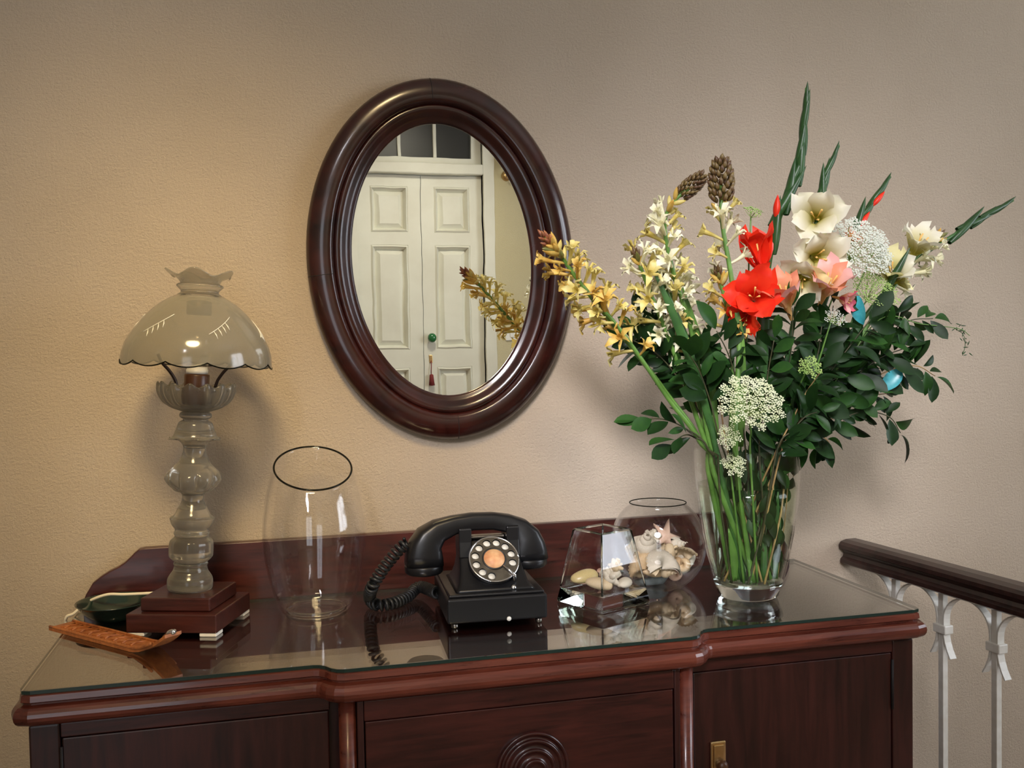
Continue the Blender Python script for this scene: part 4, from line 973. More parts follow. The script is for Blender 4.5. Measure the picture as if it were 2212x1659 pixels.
# ------------------------------------------------------------------ bouquet
VB = Vector((VX, VY, T))
def inside(p):      # keep stem points inside the vase wall
    h = p.z-T
    if h > 0.27: return p
    rmax = interp([(z, r) for r, z in fvz[4:]], max(h, 0.022))-0.010
    d = Vector((p.x-VX, p.y-VY)); 
    if d.length > rmax: d = d.normalized()*rmax
    return Vector((VX+d.x, VY+d.y, max(p.z, T+0.033)))
def stem_path(pxs, ys, foot, per=7):
    """pxs: pixels from mouth to tip, ys: depth (y) of the first and last point; foot: (dx,dy) on the vase floor"""
    n = len(pxs); P = [Vector((VX+foot[0], VY+foot[1], T+0.033))]
    W = [ony(q, lerp(ys[0], ys[1], (i/(n-1))**1.2 if n > 1 else 1)) for i, q in enumerate(pxs)]
    mouth = W[0]
    mid = P[0].lerp(mouth, 0.5)
    P[0] = Vector((VX+foot[0]*1.7, VY+foot[1]*1.7, T+0.033)); mid = P[0].lerp(mouth, 0.5)
    pts = [inside(p) for p in [P[0], mid, mouth]]+W[1:]
    return [inside(p) for p in catmull(pts, per)]
def arc(P):
    a = [0]
    for p, q in zip(P, P[1:]): a.append(a[-1]+(q-p).length)
    return a
def along(P, A_, d):
    d = max(0, min(A_[-1], d))
    for i in range(len(P)-1):
        if A_[i+1] >= d:
            t = (d-A_[i])/max(1e-9, A_[i+1]-A_[i]); return P[i].lerp(P[i+1], t), (P[i+1]-P[i]).normalized()
    return P[-1], (P[-1]-P[-2]).normalized()
def rel(P): return [p-VB for p in P]
def stem_thing(nm, label, cat, P, r0, r1, mat, group, n=7):
    t = thing(nm, label, cat, VB, 0, group)
    R = [lerp(r0, r1, i/(len(P)-1)) for i in range(len(P))]
    obj('stem', G().tube(rel(P), R, n).me('stem'), mat, t); return t
TOCAM = Vector((-0.42, -0.90, 0.10)).normalized()

# -- leaf meshes: obovate, folded along the midrib
def leaf_mesh(l, w, fold, curl, n=7, tipw=0.62, point=1.0):
    V = []; F = []
    for i in range(n+1):
        t = i/n; s = math.sin(PI*t**1.25)**0.7 if 0 < t < 1 else 0.0
        ww = w*s*0.5; y = l*t; z = -curl*l*t*t; V += [(-ww, y, z+fold*ww), (0, y, z), (ww, y, z+fold*ww)]
    for i in range(n):
        a = i*3; F += [(a, a+1, a+4, a+3), (a+1, a+2, a+5, a+4)]
    me = mesh('leaf', V, F); bm = bmesh.new(); bm.from_mesh(me); bmesh.ops.remove_doubles(bm, verts=bm.verts, dist=1e-6); bm.to_mesh(me); bm.free()
    me.polygons.foreach_set('use_smooth', [True]*len(me.polygons)); return me
LEAVES = {}
for mt in ('leaf_dark', 'leaf_mid', 'leaf_bright', 'leaf_glare'):
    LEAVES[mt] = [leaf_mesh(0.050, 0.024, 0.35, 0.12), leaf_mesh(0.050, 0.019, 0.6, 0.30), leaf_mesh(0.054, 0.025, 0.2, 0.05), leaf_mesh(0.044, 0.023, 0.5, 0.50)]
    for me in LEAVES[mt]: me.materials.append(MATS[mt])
def put_leaf(parent, p, d, nrm, mt, sc=1.0):
    y = Vector(d).normalized(); z = Vector(nrm); z = (z-y*z.dot(y)); z = z.normalized() if z.length > 1e-4 else y.orthogonal().normalized(); x = y.cross(z)
    M = Matrix(((x.x, y.x, z.x), (x.y, y.y, z.y), (x.z, y.z, z.z))).to_4x4()
    o = bpy.data.objects.new('leaf', rnd.choice(LEAVES[mt])); COL.objects.link(o); o.parent = parent
    o.matrix_local = Matrix.Translation(Vector(p)-VB) @ M @ Matrix.Diagonal((sc*rnd.uniform(0.9, 1.15), sc, sc, 1)); return o
def leafy_branch(label, pxs, ys, foot, nleaf, group, span=0.22, sc=1.0, teal=0, mats=('leaf_dark', 'leaf_dark', 'leaf_dark', 'leaf_mid', 'leaf_mid'), spread=1.0):
    P = stem_path(pxs, ys, foot); A_ = arc(P)
    t = stem_thing('leafy_branch', label, 'branch', P, 0.0022, 0.0009, 'twig' if rnd.random() < 0.22 else 'twig_dark', group, 5)
    nleaf = int(nleaf*(1.6 if spread > 0.8 else 1.0))
    for i in range(nleaf):
        d = A_[-1]-span*1.1*(i/max(1, nleaf-1)); p, tg = along(P, A_, d)
        side = tg.cross(TOCAM).normalized()*(1 if i % 2 else -1)
        q = (side*spread*rnd.uniform(0.6, 1.1)+tg*rnd.uniform(0.35, 1.0)+TOCAM*rnd.uniform(-0.5, 0.8)+Vector((0, 0, rnd.uniform(-0.35, 0.15))))
        if i == 0: q = tg+TOCAM*0.2
        nr = TOCAM+Vector((rnd.uniform(-1.2, 1.2), rnd.uniform(-0.8, 0.8), rnd.uniform(-0.8, 1.6)))
        mt = 'leaf_glare' if (teal and i == teal) else rnd.choice(mats)
        base = p+q.normalized()*0.004
        put_leaf(t, base, q, nr, mt, sc*rnd.uniform(0.62, 1.20))
    return t

# -- tuberose pieces
def floret_mesh(mat, l=0.030, pet=0.015, open_=1.0, seed=0):
    r2 = random.Random(seed); g = G()
    g.tube([(0, 0, 0), (0, 0.001, l*0.5), (0, 0, l*0.95)], [0.0018, 0.0026, 0.0046], 6, False)
    for k in range(6):
        a = 2*PI*k/6+0.2; c, s = math.cos(a), math.sin(a); o = open_*r2.uniform(0.75, 1.1); w = 0.0048
        P = []
        for t, rr, zz in ((0, 0.004, l*0.9), (0.45, 0.004+pet*0.42*o, l*0.9+pet*0.50), (1, 0.004+pet*0.95*o, l*0.9+pet*(0.75-0.35*o)*r2.uniform(0.6, 1.1))):
            ww = w*(0.75, 1.0, 0.12)[int(t*2+0.2)]
            P += [(rr*c-ww*-s*-1, rr*s-ww*c, zz), (rr*c*0.93, rr*s*0.93, zz-0.0012), (rr*c+ww*-s, rr*s+ww*c, zz)]
        g.add(P, [(0, 1, 4, 3), (1, 2, 5, 4), (3, 4, 7, 6), (4, 5, 8, 7)])
    me = g.me('floret'); me.materials.append(MATS[mat]); return me
FLO = {m_: [floret_mesh(m_, 0.033, 0.014, 1.0, i) for i in range(2)]+[floret_mesh(m_, 0.038, 0.013, 0.6, 5), floret_mesh(m_, 0.030, 0.016, 1.2, 9)] for m_ in ('petal_yellow', 'petal_amber', 'petal_cream')}
def bud_mesh(mat, r=0.0042, l=0.024):
    me = G().ell((0, 0, 0), (0, 0, 1), r, l, 7, 6).me('bud'); me.materials.append(MATS[mat]); return me
BUD = {m_: [bud_mesh(m_), bud_mesh(m_, 0.0050, 0.030)] for m_ in ('bud_brown', 'bud_red', 'bud_green', 'petal_yellow', 'petal_amber', 'petal_cream')}
def put(parent, nm, me, p, d, sc=1.0, roll=None):
    o = bpy.data.objects.new(nm, me); COL.objects.link(o); o.parent = parent
    o.matrix_local = Matrix.Translation(Vector(p)-VB) @ basis(d, None, rnd.uniform(0, 6.28) if roll is None else roll) @ Matrix.Diagonal((sc, sc, sc, 1)); return o
def tuberose(label, pxs, ys, foot, nfl, span, palette, tipkind='buds', tipsize=1.0, r0=0.0054):
    P = stem_path(pxs, ys, foot); A_ = arc(P); Lt = A_[-1]
    t = stem_thing('tuberose_stem', label, 'flower', P, r0, r0*0.55, 'stem_green', 'tuberose stems in the bouquet')
    tipmat = 'bud_red' if 'mirror frame' in label else 'bud_brown'
    tip, tg = along(P, A_, Lt)
    if tipkind == 'cone':                              # packed cluster of tiny unopened buds
        g = G(); b = basis(tg)
        for k in range(70):
            h = (k/70); a = k*2.399; r = 0.0125*tipsize*math.sin(PI*(0.25+0.70*h))**0.7
            p = b @ Vector((r*math.cos(a), r*math.sin(a), 0.058*tipsize*h)); d = b @ Vector((math.cos(a)*0.6, math.sin(a)*0.6, 1.0))
            g.ell(tip-tg*0.025*tipsize+p-VB, d, 0.0036*tipsize, 0.012*tipsize, 5, 3)
        o = obj('bud_cluster', g.me('bud_cluster'), 'bud_brown', t)
    else:
        for k in range(16 if tipmat == 'bud_red' else 9):
            a = k*2.4; b = basis(tg); d = b @ Vector((math.cos(a)*0.55, math.sin(a)*0.55, 1.0)); p = tip-tg*(0.004+0.0028*k)
            put(t, 'bud', rnd.choice(BUD[tipmat if k < (9 if tipmat == 'bud_red' else 4) else ('bud_green' if k < 6 else 'petal_amber')]), p, d, 0.62+0.04*k)
    nfl = int(nfl*1.15)
    for i in range(nfl):
        f = (i+0.5)/nfl; d0 = Lt-0.022-span*f; p, tg = along(P, A_, d0); b = basis(tg); a = i*2.4+rnd.uniform(-0.3, 0.3)
        d = b @ Vector((math.cos(a), math.sin(a), lerp(1.1, 0.35, f)+rnd.uniform(-0.1, 0.2)))
        if f < 0.22 and tipkind != 'none': put(t, 'bud', rnd.choice(BUD[rnd.choice(['petal_yellow', 'bud_green', 'petal_amber'])]), p, d, 1.0)
        else: put(t, 'floret', rnd.choice(FLO[rnd.choice(palette)]), p, d, rnd.uniform(0.95, 1.35))
        g = None
    return t
Y_, A_m, C_ = 'petal_yellow', 'petal_amber', 'petal_cream'
tuberose('tuberose stem with amber-yellow florets arching furthest across the mirror frame', [(1512, 955), (1440, 850), (1360, 745), (1260, 620), (1205, 545), (1172, 510)], (-0.295, -0.349), (-0.012, 0.012), 27, 0.17, [Y_, A_m, Y_], 'buds')
tuberose('tuberose stem with sparse amber florets hanging below the mirror-side spray', [(1516, 960), (1450, 870), (1385, 775), (1330, 700), (1285, 650)], (-0.30, -0.335), (0.0, -0.015), 8, 0.11, [A_m, A_m, Y_], 'none')
tuberose('tuberose stem with long yellow trumpets open towards the mirror', [(1524, 955), (1480, 830), (1440, 720), (1400, 620), (1372, 545)], (-0.285, -0.33), (0.015, 0.01), 18, 0.14, [Y_, C_, C_], 'none')
tuberose('tuberose stem with cream florets and a bent dark bud head', [(1535, 960), (1515, 830), (1490, 700), (1455, 590), (1436, 490), (1452, 440), (1490, 405)], (-0.290, -0.355), (0.02, -0.01), 26, 0.20, [C_, C_, Y_], 'cone', 0.85)
tuberose('tall tuberose stem ending in a thick brown cone of buds', [(1588, 965), (1592, 850), (1596, 730), (1580, 600), (1560, 480), (1558, 400)], (-0.340, -0.315), (0.01, 0.02), 12, 0.13, [Y_, C_, C_], 'cone', 1.25, 0.0062)
tuberose('short tuberose stem of dense yellow florets behind the green blade leaves', [(1530, 962), (1505, 850), (1475, 730), (1450, 640), (1435, 590)], (-0.275, -0.30), (-0.02, 0.0), 22, 0.15, [Y_, C_, C_], 'none')
tuberose('thin tuberose stem with a withered reddish-brown star floret', [(1580, 965), (1583, 830), (1578, 720), (1562, 630), (1548, 585)], (-0.295, -0.315), (-0.005, -0.02), 8, 0.10, [A_m, Y_, A_m], 'buds')
tuberose('cream tuberose stem slanting away past the white gladiolus with brown buds', [(1705, 965), (1790, 830), (1870, 710), (1945, 600), (1990, 545), (2035, 505)], (-0.27, -0.25), (0.02, 0.005), 14, 0.13, [C_, C_, Y_], 'buds')

# -- gladiolus
def petal_mesh(mat, l=0.046, w=0.034, cup=0.5, ruff=0.20, seed=0):
    r2 = random.Random(seed); V = []; F = []; n, m_ = 6, 4; ph_ = r2.uniform(0, 6)
    for i in range(n+1):
        t = i/n; ww = w*(0.22+0.78*math.sin(PI*min(1, 0.08+0.80*t)))*(1 if t < 0.86 else 1-((t-0.86)/0.14)**2*0.62)
        r = 0.004+l*0.55*t**1.35; z = l*(t*0.95-0.36*t**3)
        for k in range(m_+1):
            u_ = k/m_*2-1; e = ruff*l*t*t*abs(u_)*math.sin(ph_+5*t+2.5*u_)
            V.append((u_*ww*0.5, r-cup*0.25*ww*u_*u_*0.6+e*0.4, z+e))
    for i in range(n):
        for k in range(m_): a = i*(m_+1)+k; F.append((a, a+1, a+m_+2, a+m_+1))
    me = mesh('petal', V, F); me.materials.append(MATS[mat]); return me
PET = {m_: [petal_mesh(m_, seed=i, w=0.034-0.004*(i % 2)) for i in range(3)] for m_ in ('petal_red', 'petal_white', 'petal_salmon', 'petal_pink', 'petal_magenta', 'petal_throat')}
def glad_flower(parent, p, d, mats, sc=1.0, throat='stem_green', close=0.0):
    d = Vector(d).normalized()
    g = G(); g.tube([(0, 0, -0.020), (0, 0, -0.006), (0, 0, 0.006)], [0.0022, 0.0036, 0.0062], 8, False)
    me = g.me('floret_tube'); me.materials.append(MATS[throat])
    f = put(parent, 'floret_tube', me, p, d, sc)
    for k in range(6):
        o = bpy.data.objects.new('petal', rnd.choice(PET[mats[k % len(mats)]])); COL.objects.link(o); o.parent = f
        s = 1.0 if k % 2 == 0 else 0.9
        o.matrix_local = Matrix.Rotation(k*PI/3+rnd.uniform(-0.1, 0.1), 4, 'Z') @ Matrix.Rotation(rnd.uniform(-0.12, 0.15)+close, 4, 'X') @ Matrix.Diagonal((s, s, s, 1))
    g = G()
    for k in range(3):
        a = k*2.1; g.tube([(0, 0, 0), (0.003*math.cos(a), 0.003*math.sin(a), 0.014), (0.006*math.cos(a), 0.006*math.sin(a), 0.026)], [0.0005, 0.0005, 0.0012], 4)
    o = obj('stamens', g.me('stamens'), 'stamen', f)
    return f
def bract_mesh(r, l, mat):
    V = []; F = []; n = 7; m_ = 8
    for i in range(n+1):
        t = i/n; rr = r*math.sin(PI*(0.12+0.87*t)**0.85)**0.9 if t < 1 else 0.0002
        for k in range(m_): a = 2*PI*k/m_; V.append((rr*math.cos(a), rr*0.7*math.sin(a)+0.04*l*t*t, l*t))
    for i in range(n):
        for k in range(m_): F.append((i*m_+k, i*m_+(k+1) % m_, (i+1)*m_+(k+1) % m_, (i+1)*m_+k))
    me = mesh('bract', V, F); me.materials.append(MATS[mat]); return me
BR = [bract_mesh(0.0085, 0.082, 'bract_green'), bract_mesh(0.0092, 0.092, 'bract_green'), bract_mesh(0.0078, 0.074, 'bract_green')]
BTIP = {c: bract_mesh(0.0070, 0.034, c) for c in ('petal_red', 'petal_salmon')}
def blade(parent, P, w, mat='stem_dark'):
    V = []; F = []; n = len(P)
    for i, (p, t_, a, b) in enumerate(frames(P)):
        s = t_.cross(TOCAM).normalized(); ww = w*math.sin(PI*(0.18+0.80*i/(n-1)))
        V += [p-s*ww-TOCAM*-0.002-VB, p-VB, p+s*ww+TOCAM*0.002-VB]
    for i in range(n-1): a = i*3; F += [(a, a+1, a+4, a+3), (a+1, a+2, a+5, a+4)]
    o = obj('blade_leaf', mesh('blade_leaf', V, F), mat, parent); so = o.modifiers.new('thick', 'SOLIDIFY'); so.thickness = 0.0008; return o
def gladiolus(label, pxs, ys, foot, nb, bspan, bsc=1.0, tips=None, r0=0.0066):
    P = stem_path(pxs, ys, foot); A_ = arc(P); Lt = A_[-1]
    t = stem_thing('gladiolus_stem', label, 'flower', P, r0, r0*0.38, 'stem_dark', 'gladiolus stems in the bouquet')
    for i in range(nb):
        f = i/max(1, nb-1); d0 = Lt-0.012*bsc-bspan*f; p, tg = along(P, A_, d0)
        side = tg.cross(TOCAM).normalized()*(1 if i % 2 else -1)
        d = tg+side*lerp(0.05, 0.20, f)+TOCAM*rnd.uniform(0, 0.10)
        o = put(t, 'bract', BR[i % 3], p-d.normalized()*0.040*bsc, d, bsc*lerp(0.75, 1.1, f), 0)
        if tips and i in tips[1]:
            bo_ = put(t, 'flower_bud', BTIP[tips[0]], p+d.normalized()*0.020*bsc, d, bsc*1.1, 0)
    t['_'] = 1; del t['_']
    return t, P, A_
gw = TOCAM+Vector((0, 0, 0.15))
# tall bud spike with the red flowers
t, P, A_ = gladiolus('tallest gladiolus spike of green buds with scarlet flowers low on its stem', [(1625, 965), (1638, 820), (1652, 690), (1662, 570), (1685, 470), (1722, 370), (1735, 290), (1742, 190)], (-0.29, -0.27), (0.0, 0.0), 8, 0.20, 1.25)
put(t, 'bract', BR[1], ony((1672, 550), -0.285), ony((1680, 440), -0.285)-ony((1672, 550), -0.285), 1.15, 0); put(t, 'flower_bud', BTIP['petal_red'], ony((1677, 470), -0.285), Vector((0.04, 0, 1)), 1.2, 0)
glad_flower(t, ony((1628, 645), -0.325), (-0.35, -0.75, 0.15), ['petal_red'], 1.60, 'petal_red')
glad_flower(t, ony((1645, 578), -0.31), (-0.25, -0.20, 0.95), ['petal_red'], 1.75, 'petal_red', 0.35)
glad_flower(t, ony((1615, 680), -0.325), (-0.45, -0.45, -0.35), ['petal_red'], 1.1, 'petal_red')
blade(t, catmull([ony((1630, 960), -0.29), ony((1645, 780), -0.30), ony((1650, 640), -0.31), ony((1657, 525), -0.31)], 6), 0.011)
# white one
t, P, A_ = gladiolus('gladiolus with ruffled cream-white yellow-throated flowers facing outwards', [(1650, 965), (1690, 830), (1715, 690), (1745, 560), (1770, 450), (1785, 380), (1812, 315)], (-0.28, -0.27), (0.01, -0.015), 5, 0.085, 0.95)
glad_flower(t, ony((1762, 475), -0.29), (-0.45, -0.85, 0.10), ['petal_white'], 1.75, 'petal_throat')
glad_flower(t, ony((1758, 555), -0.30), (-0.20, -0.92, -0.05), ['petal_white'], 1.70, 'petal_throat')
glad_flower(t, ony((1735, 600), -0.31), (-0.55, -0.75, -0.30), ['petal_white', 'petal_white', 'petal_throat'], 1.55, 'petal_throat')
# salmon/pink one
t, P, A_ = gladiolus('gladiolus with salmon-pink flowers and red-tipped buds leaning away from the wall mirror', [(1665, 965), (1720, 830), (1770, 690), (1805, 590), (1850, 490), (1890, 430), (1923, 382)], (-0.27, -0.25), (0.02, 0.015), 6, 0.13, 0.98, ('petal_red', (3, 5)))
glad_flower(t, ony((1782, 632), -0.335), (-0.05, -0.55, 0.55), ['petal_pink', 'petal_salmon'], 1.5, 'petal_salmon', 0.12)
glad_flower(t, ony((1700, 660), -0.345), (-0.45, -0.30, 0.75), ['petal_salmon', 'petal_salmon', 'petal_pink'], 1.5, 'petal_salmon', 0.15)
glad_flower(t, ony((1815, 645), -0.34), (0.5, -0.7, -0.25), ['petal_magenta', 'petal_pink'], 0.75, 'petal_salmon')
glad_flower(t, ony((1830, 520), -0.27), (0.1, -0.5, 0.3), ['petal_salmon', 'petal_pink'], 0.62, 'petal_salmon')
# low arching one at the far end
t, P, A_ = gladiolus('gladiolus arching low and furthest from the mirror, white flowers below a pointed green tip', [(1690, 965), (1765, 840), (1850, 710), (1930, 610), (2010, 540), (2090, 490), (2188, 433)], (-0.265, -0.245), (0.025, -0.01), 5, 0.115, 1.05)
glad_flower(t, ony((1925, 605), -0.275), (-0.30, -0.62, 0.65), ['petal_white', 'petal_throat', 'petal_white'], 1.45, 'petal_throat')
glad_flower(t, ony((1975, 545), -0.27), (0.15, -0.55, 0.75), ['petal_white'], 1.4, 'petal_throat')
glad_flower(t, ony((1940, 610), -0.285), (0.65, -0.6, 0.1), ['petal_throat', 'petal_white'], 0.7, 'petal_throat')
put(t, 'bract', BR[1], ony((1905, 640), -0.29), (0.45, -0.2, 0.8), 1.1, 0)
# bare blade leaf cluster left of the red flower
t, P, A_ = gladiolus('budless gladiolus stem with broad green blade leaves among the tuberose', [(1545, 962), (1515, 830), (1480, 720), (1440, 630), (1418, 585)], (-0.30, -0.33), (-0.01, -0.01), 0, 0.1)
blade(t, catmull([ony((1545, 950), -0.30), ony((1500, 800), -0.32), ony((1455, 680), -0.335), ony((1408, 575), -0.335)], 6), 0.008)
blade(t, catmull([ony((1550, 950), -0.29), ony((1535, 820), -0.30), ony((1500, 700), -0.31), ony((1470, 610), -0.315)], 6), 0.006, 'stem_green')
blade(t, catmull([ony((1600, 965), -0.305), ony((1602, 850), -0.325), ony((1598, 720), -0.335), ony((1585, 640), -0.335)], 6), 0.008, 'stem_green')

for k in range(9):                                     # sheathing leaves under water
    x0, x1 = -0.035+0.011*k*0.8, -0.052+0.012*k
    a_ = Vector((VX+x0, VY-0.018+0.006*(k % 3), T+0.034)); c_ = Vector((VX+x1, VY-0.030+0.015*(k % 4), T+0.13+0.03*(k % 3)))
    blade(t, [inside(p) for p in catmull([a_, a_.lerp(c_, 0.5)+Vector((0.004*(-1)**k, 0, 0)), c_], 5)], 0.0065, ('stem_green', 'leaf_bright', 'stem_dark')[k % 3])

# -- queen anne's lace
def umbel_mesh(R, nray, nfl, mat, seed, dome=0.35, fs=0.0016):
    r2 = random.Random(seed); g = G()
    for i in range(nray):
        f = math.sqrt((i+0.5)/nray); a = i*2.39996; rr = R*f; z = R*0.55+R*dome*(1-f*f)
        c = Vector((rr*math.cos(a), rr*math.sin(a), z)); g.tube([(0, 0, 0), c*0.5+Vector((0, 0, -R*0.06)), c], 0.0005, 3, False, 1)
        ur = R/math.sqrt(nray)*1.05
        for k in range(nfl):
            u_ = math.sqrt((k+0.5)/nfl)*ur; b = k*2.4+i; p = c+Vector((u_*math.cos(b), u_*math.sin(b), r2.uniform(0.001, 0.004)+ur*0.35*(1-(u_/ur)**2)))
            s = fs*r2.uniform(0.7, 1.25)
            g.add([p+Vector((s, 0, 0)), p+Vector((0, s, 0)), p+Vector((-s, 0, 0)), p+Vector((0, -s, 0)), p+Vector((0, 0, s*0.7)), p-Vector((0, 0, s))],
                  [(0, 1, 4), (1, 2, 4), (2, 3, 4), (3, 0, 4), (1, 0, 5), (2, 1, 5), (3, 2, 5), (0, 3, 5)], 0)
    me = g.me('umbel', False); me.materials.append(MATS[mat]); me.materials.append(MATS['lace_green']); return me
def lace(label, pxs, ys, foot, R, nray, nfl, mat, aim, seed, fs=0.0016):
    P = stem_path(pxs, ys, foot)
    t = stem_thing('lace_flower_stem', label, 'flower', P, 0.0024, 0.0014, 'stem_green', 'lace flower stems in the bouquet', 6)
    o = put(t, 'umbel', umbel_mesh(R, nray, nfl, mat, seed, fs=fs), P[-1], aim, 1.0); o['kind'] = 'stuff'; return t
lace("large greenish-white lace umbel just above the vase rim", [(1620, 965), (1622, 930), (1612, 895)], (-0.345, -0.395), (0.0, -0.02), 0.052, 42, 20, 'lace_white', (-0.15, -0.75, 0.62), 1, 0.0018)
lace("pale lace umbel beside the cream-white gladiolus flowers", [(1680, 965), (1740, 800), (1800, 640), (1835, 560)], (-0.27, -0.275), (0.01, 0.02), 0.060, 46, 20, 'lace_pale', (-0.1, -0.8, 0.45), 2, 0.0020)
lace("smaller greenish lace umbel below the pale one, by the low arching gladiolus", [(1690, 965), (1760, 830), (1830, 710), (1872, 650)], (-0.27, -0.285), (0.03, 0.0), 0.044, 32, 16, 'lace_green', (0.05, -0.75, 0.6), 3, 0.0017)
lace("white lace umbel peeping out at the outer side of the pale one", [(1695, 965), (1770, 800), (1840, 650), (1875, 570)], (-0.265, -0.25), (0.03, 0.015), 0.040, 30, 16, 'lace_pale', (0.5, -0.7, 0.4), 4, 0.0019)
lace("tiny lace umbel caught inside the vase rim above the water", [(1580, 1035), (1575, 1015)], (-0.33, -0.348), (-0.015, -0.02), 0.020, 14, 12, 'lace_white', (-0.2, -0.75, 0.5), 5, 0.0016)
lace("tiny lace umbel hanging over the vase rim under the large one", [(1585, 975), (1575, 945)], (-0.355, -0.375), (-0.01, -0.025), 0.019, 14, 10, 'lace_white', (-0.4, -0.75, 0.2), 6, 0.0015)
lace("small bright green unopened umbel in the middle of the dark leaves", [(1670, 965), (1710, 870), (1742, 800)], (-0.31, -0.375), (0.02, -0.01), 0.019, 16, 8, 'lace_green', (-0.1, -0.85, 0.4), 7, 0.0018)
lace("small grey-green umbel among the top leaves beneath the pink gladiolus", [(1680, 965), (1750, 830), (1795, 695)], (-0.30, -0.345), (0.02, 0.0), 0.018, 14, 8, 'lace_pale', (0.0, -0.8, 0.5), 8, 0.0012)
lace("little green umbel beside the tall brown tuberose cone", [(1600, 965), (1612, 760), (1618, 560), (1622, 470)], (-0.27, -0.255), (0.0, 0.02), 0.016, 12, 8, 'lace_green', (0.1, -0.5, 0.8), 9, 0.0016)
# drooping thin spray at the far side
P = stem_path([(1700, 965), (1800, 830), (1900, 690), (1990, 700), (2070, 710), (2095, 725)], (-0.29, -0.26), (0.03, 0.0))
t = stem_thing('trailing_spray', 'thin trailing spray with tiny dark green buds at its drooping end', 'flower', P, 0.0016, 0.0007, 'stem_green', None, 5)
tail = catmull([ony((2060, 708), -0.26), ony((2080, 722), -0.26), ony((2085, 745), -0.262), ony((2079, 768), -0.262)], 5)
obj('side_twig', G().tube(rel(tail), 0.0007, 4).me('side_twig'), 'stem_dark', t)
for i in range(22):
    p = (tail[min(len(tail)-1, int(i*len(tail)/22))])+Vector((rnd.uniform(-0.008, 0.012), 0, rnd.uniform(-0.006, 0.010)))
    put(t, 'bud', BUD['bud_green'][0] if False else BR[2], p, (rnd.uniform(-1, 1), rnd.uniform(-1, 0), rnd.uniform(-1, 1)), 0.13)

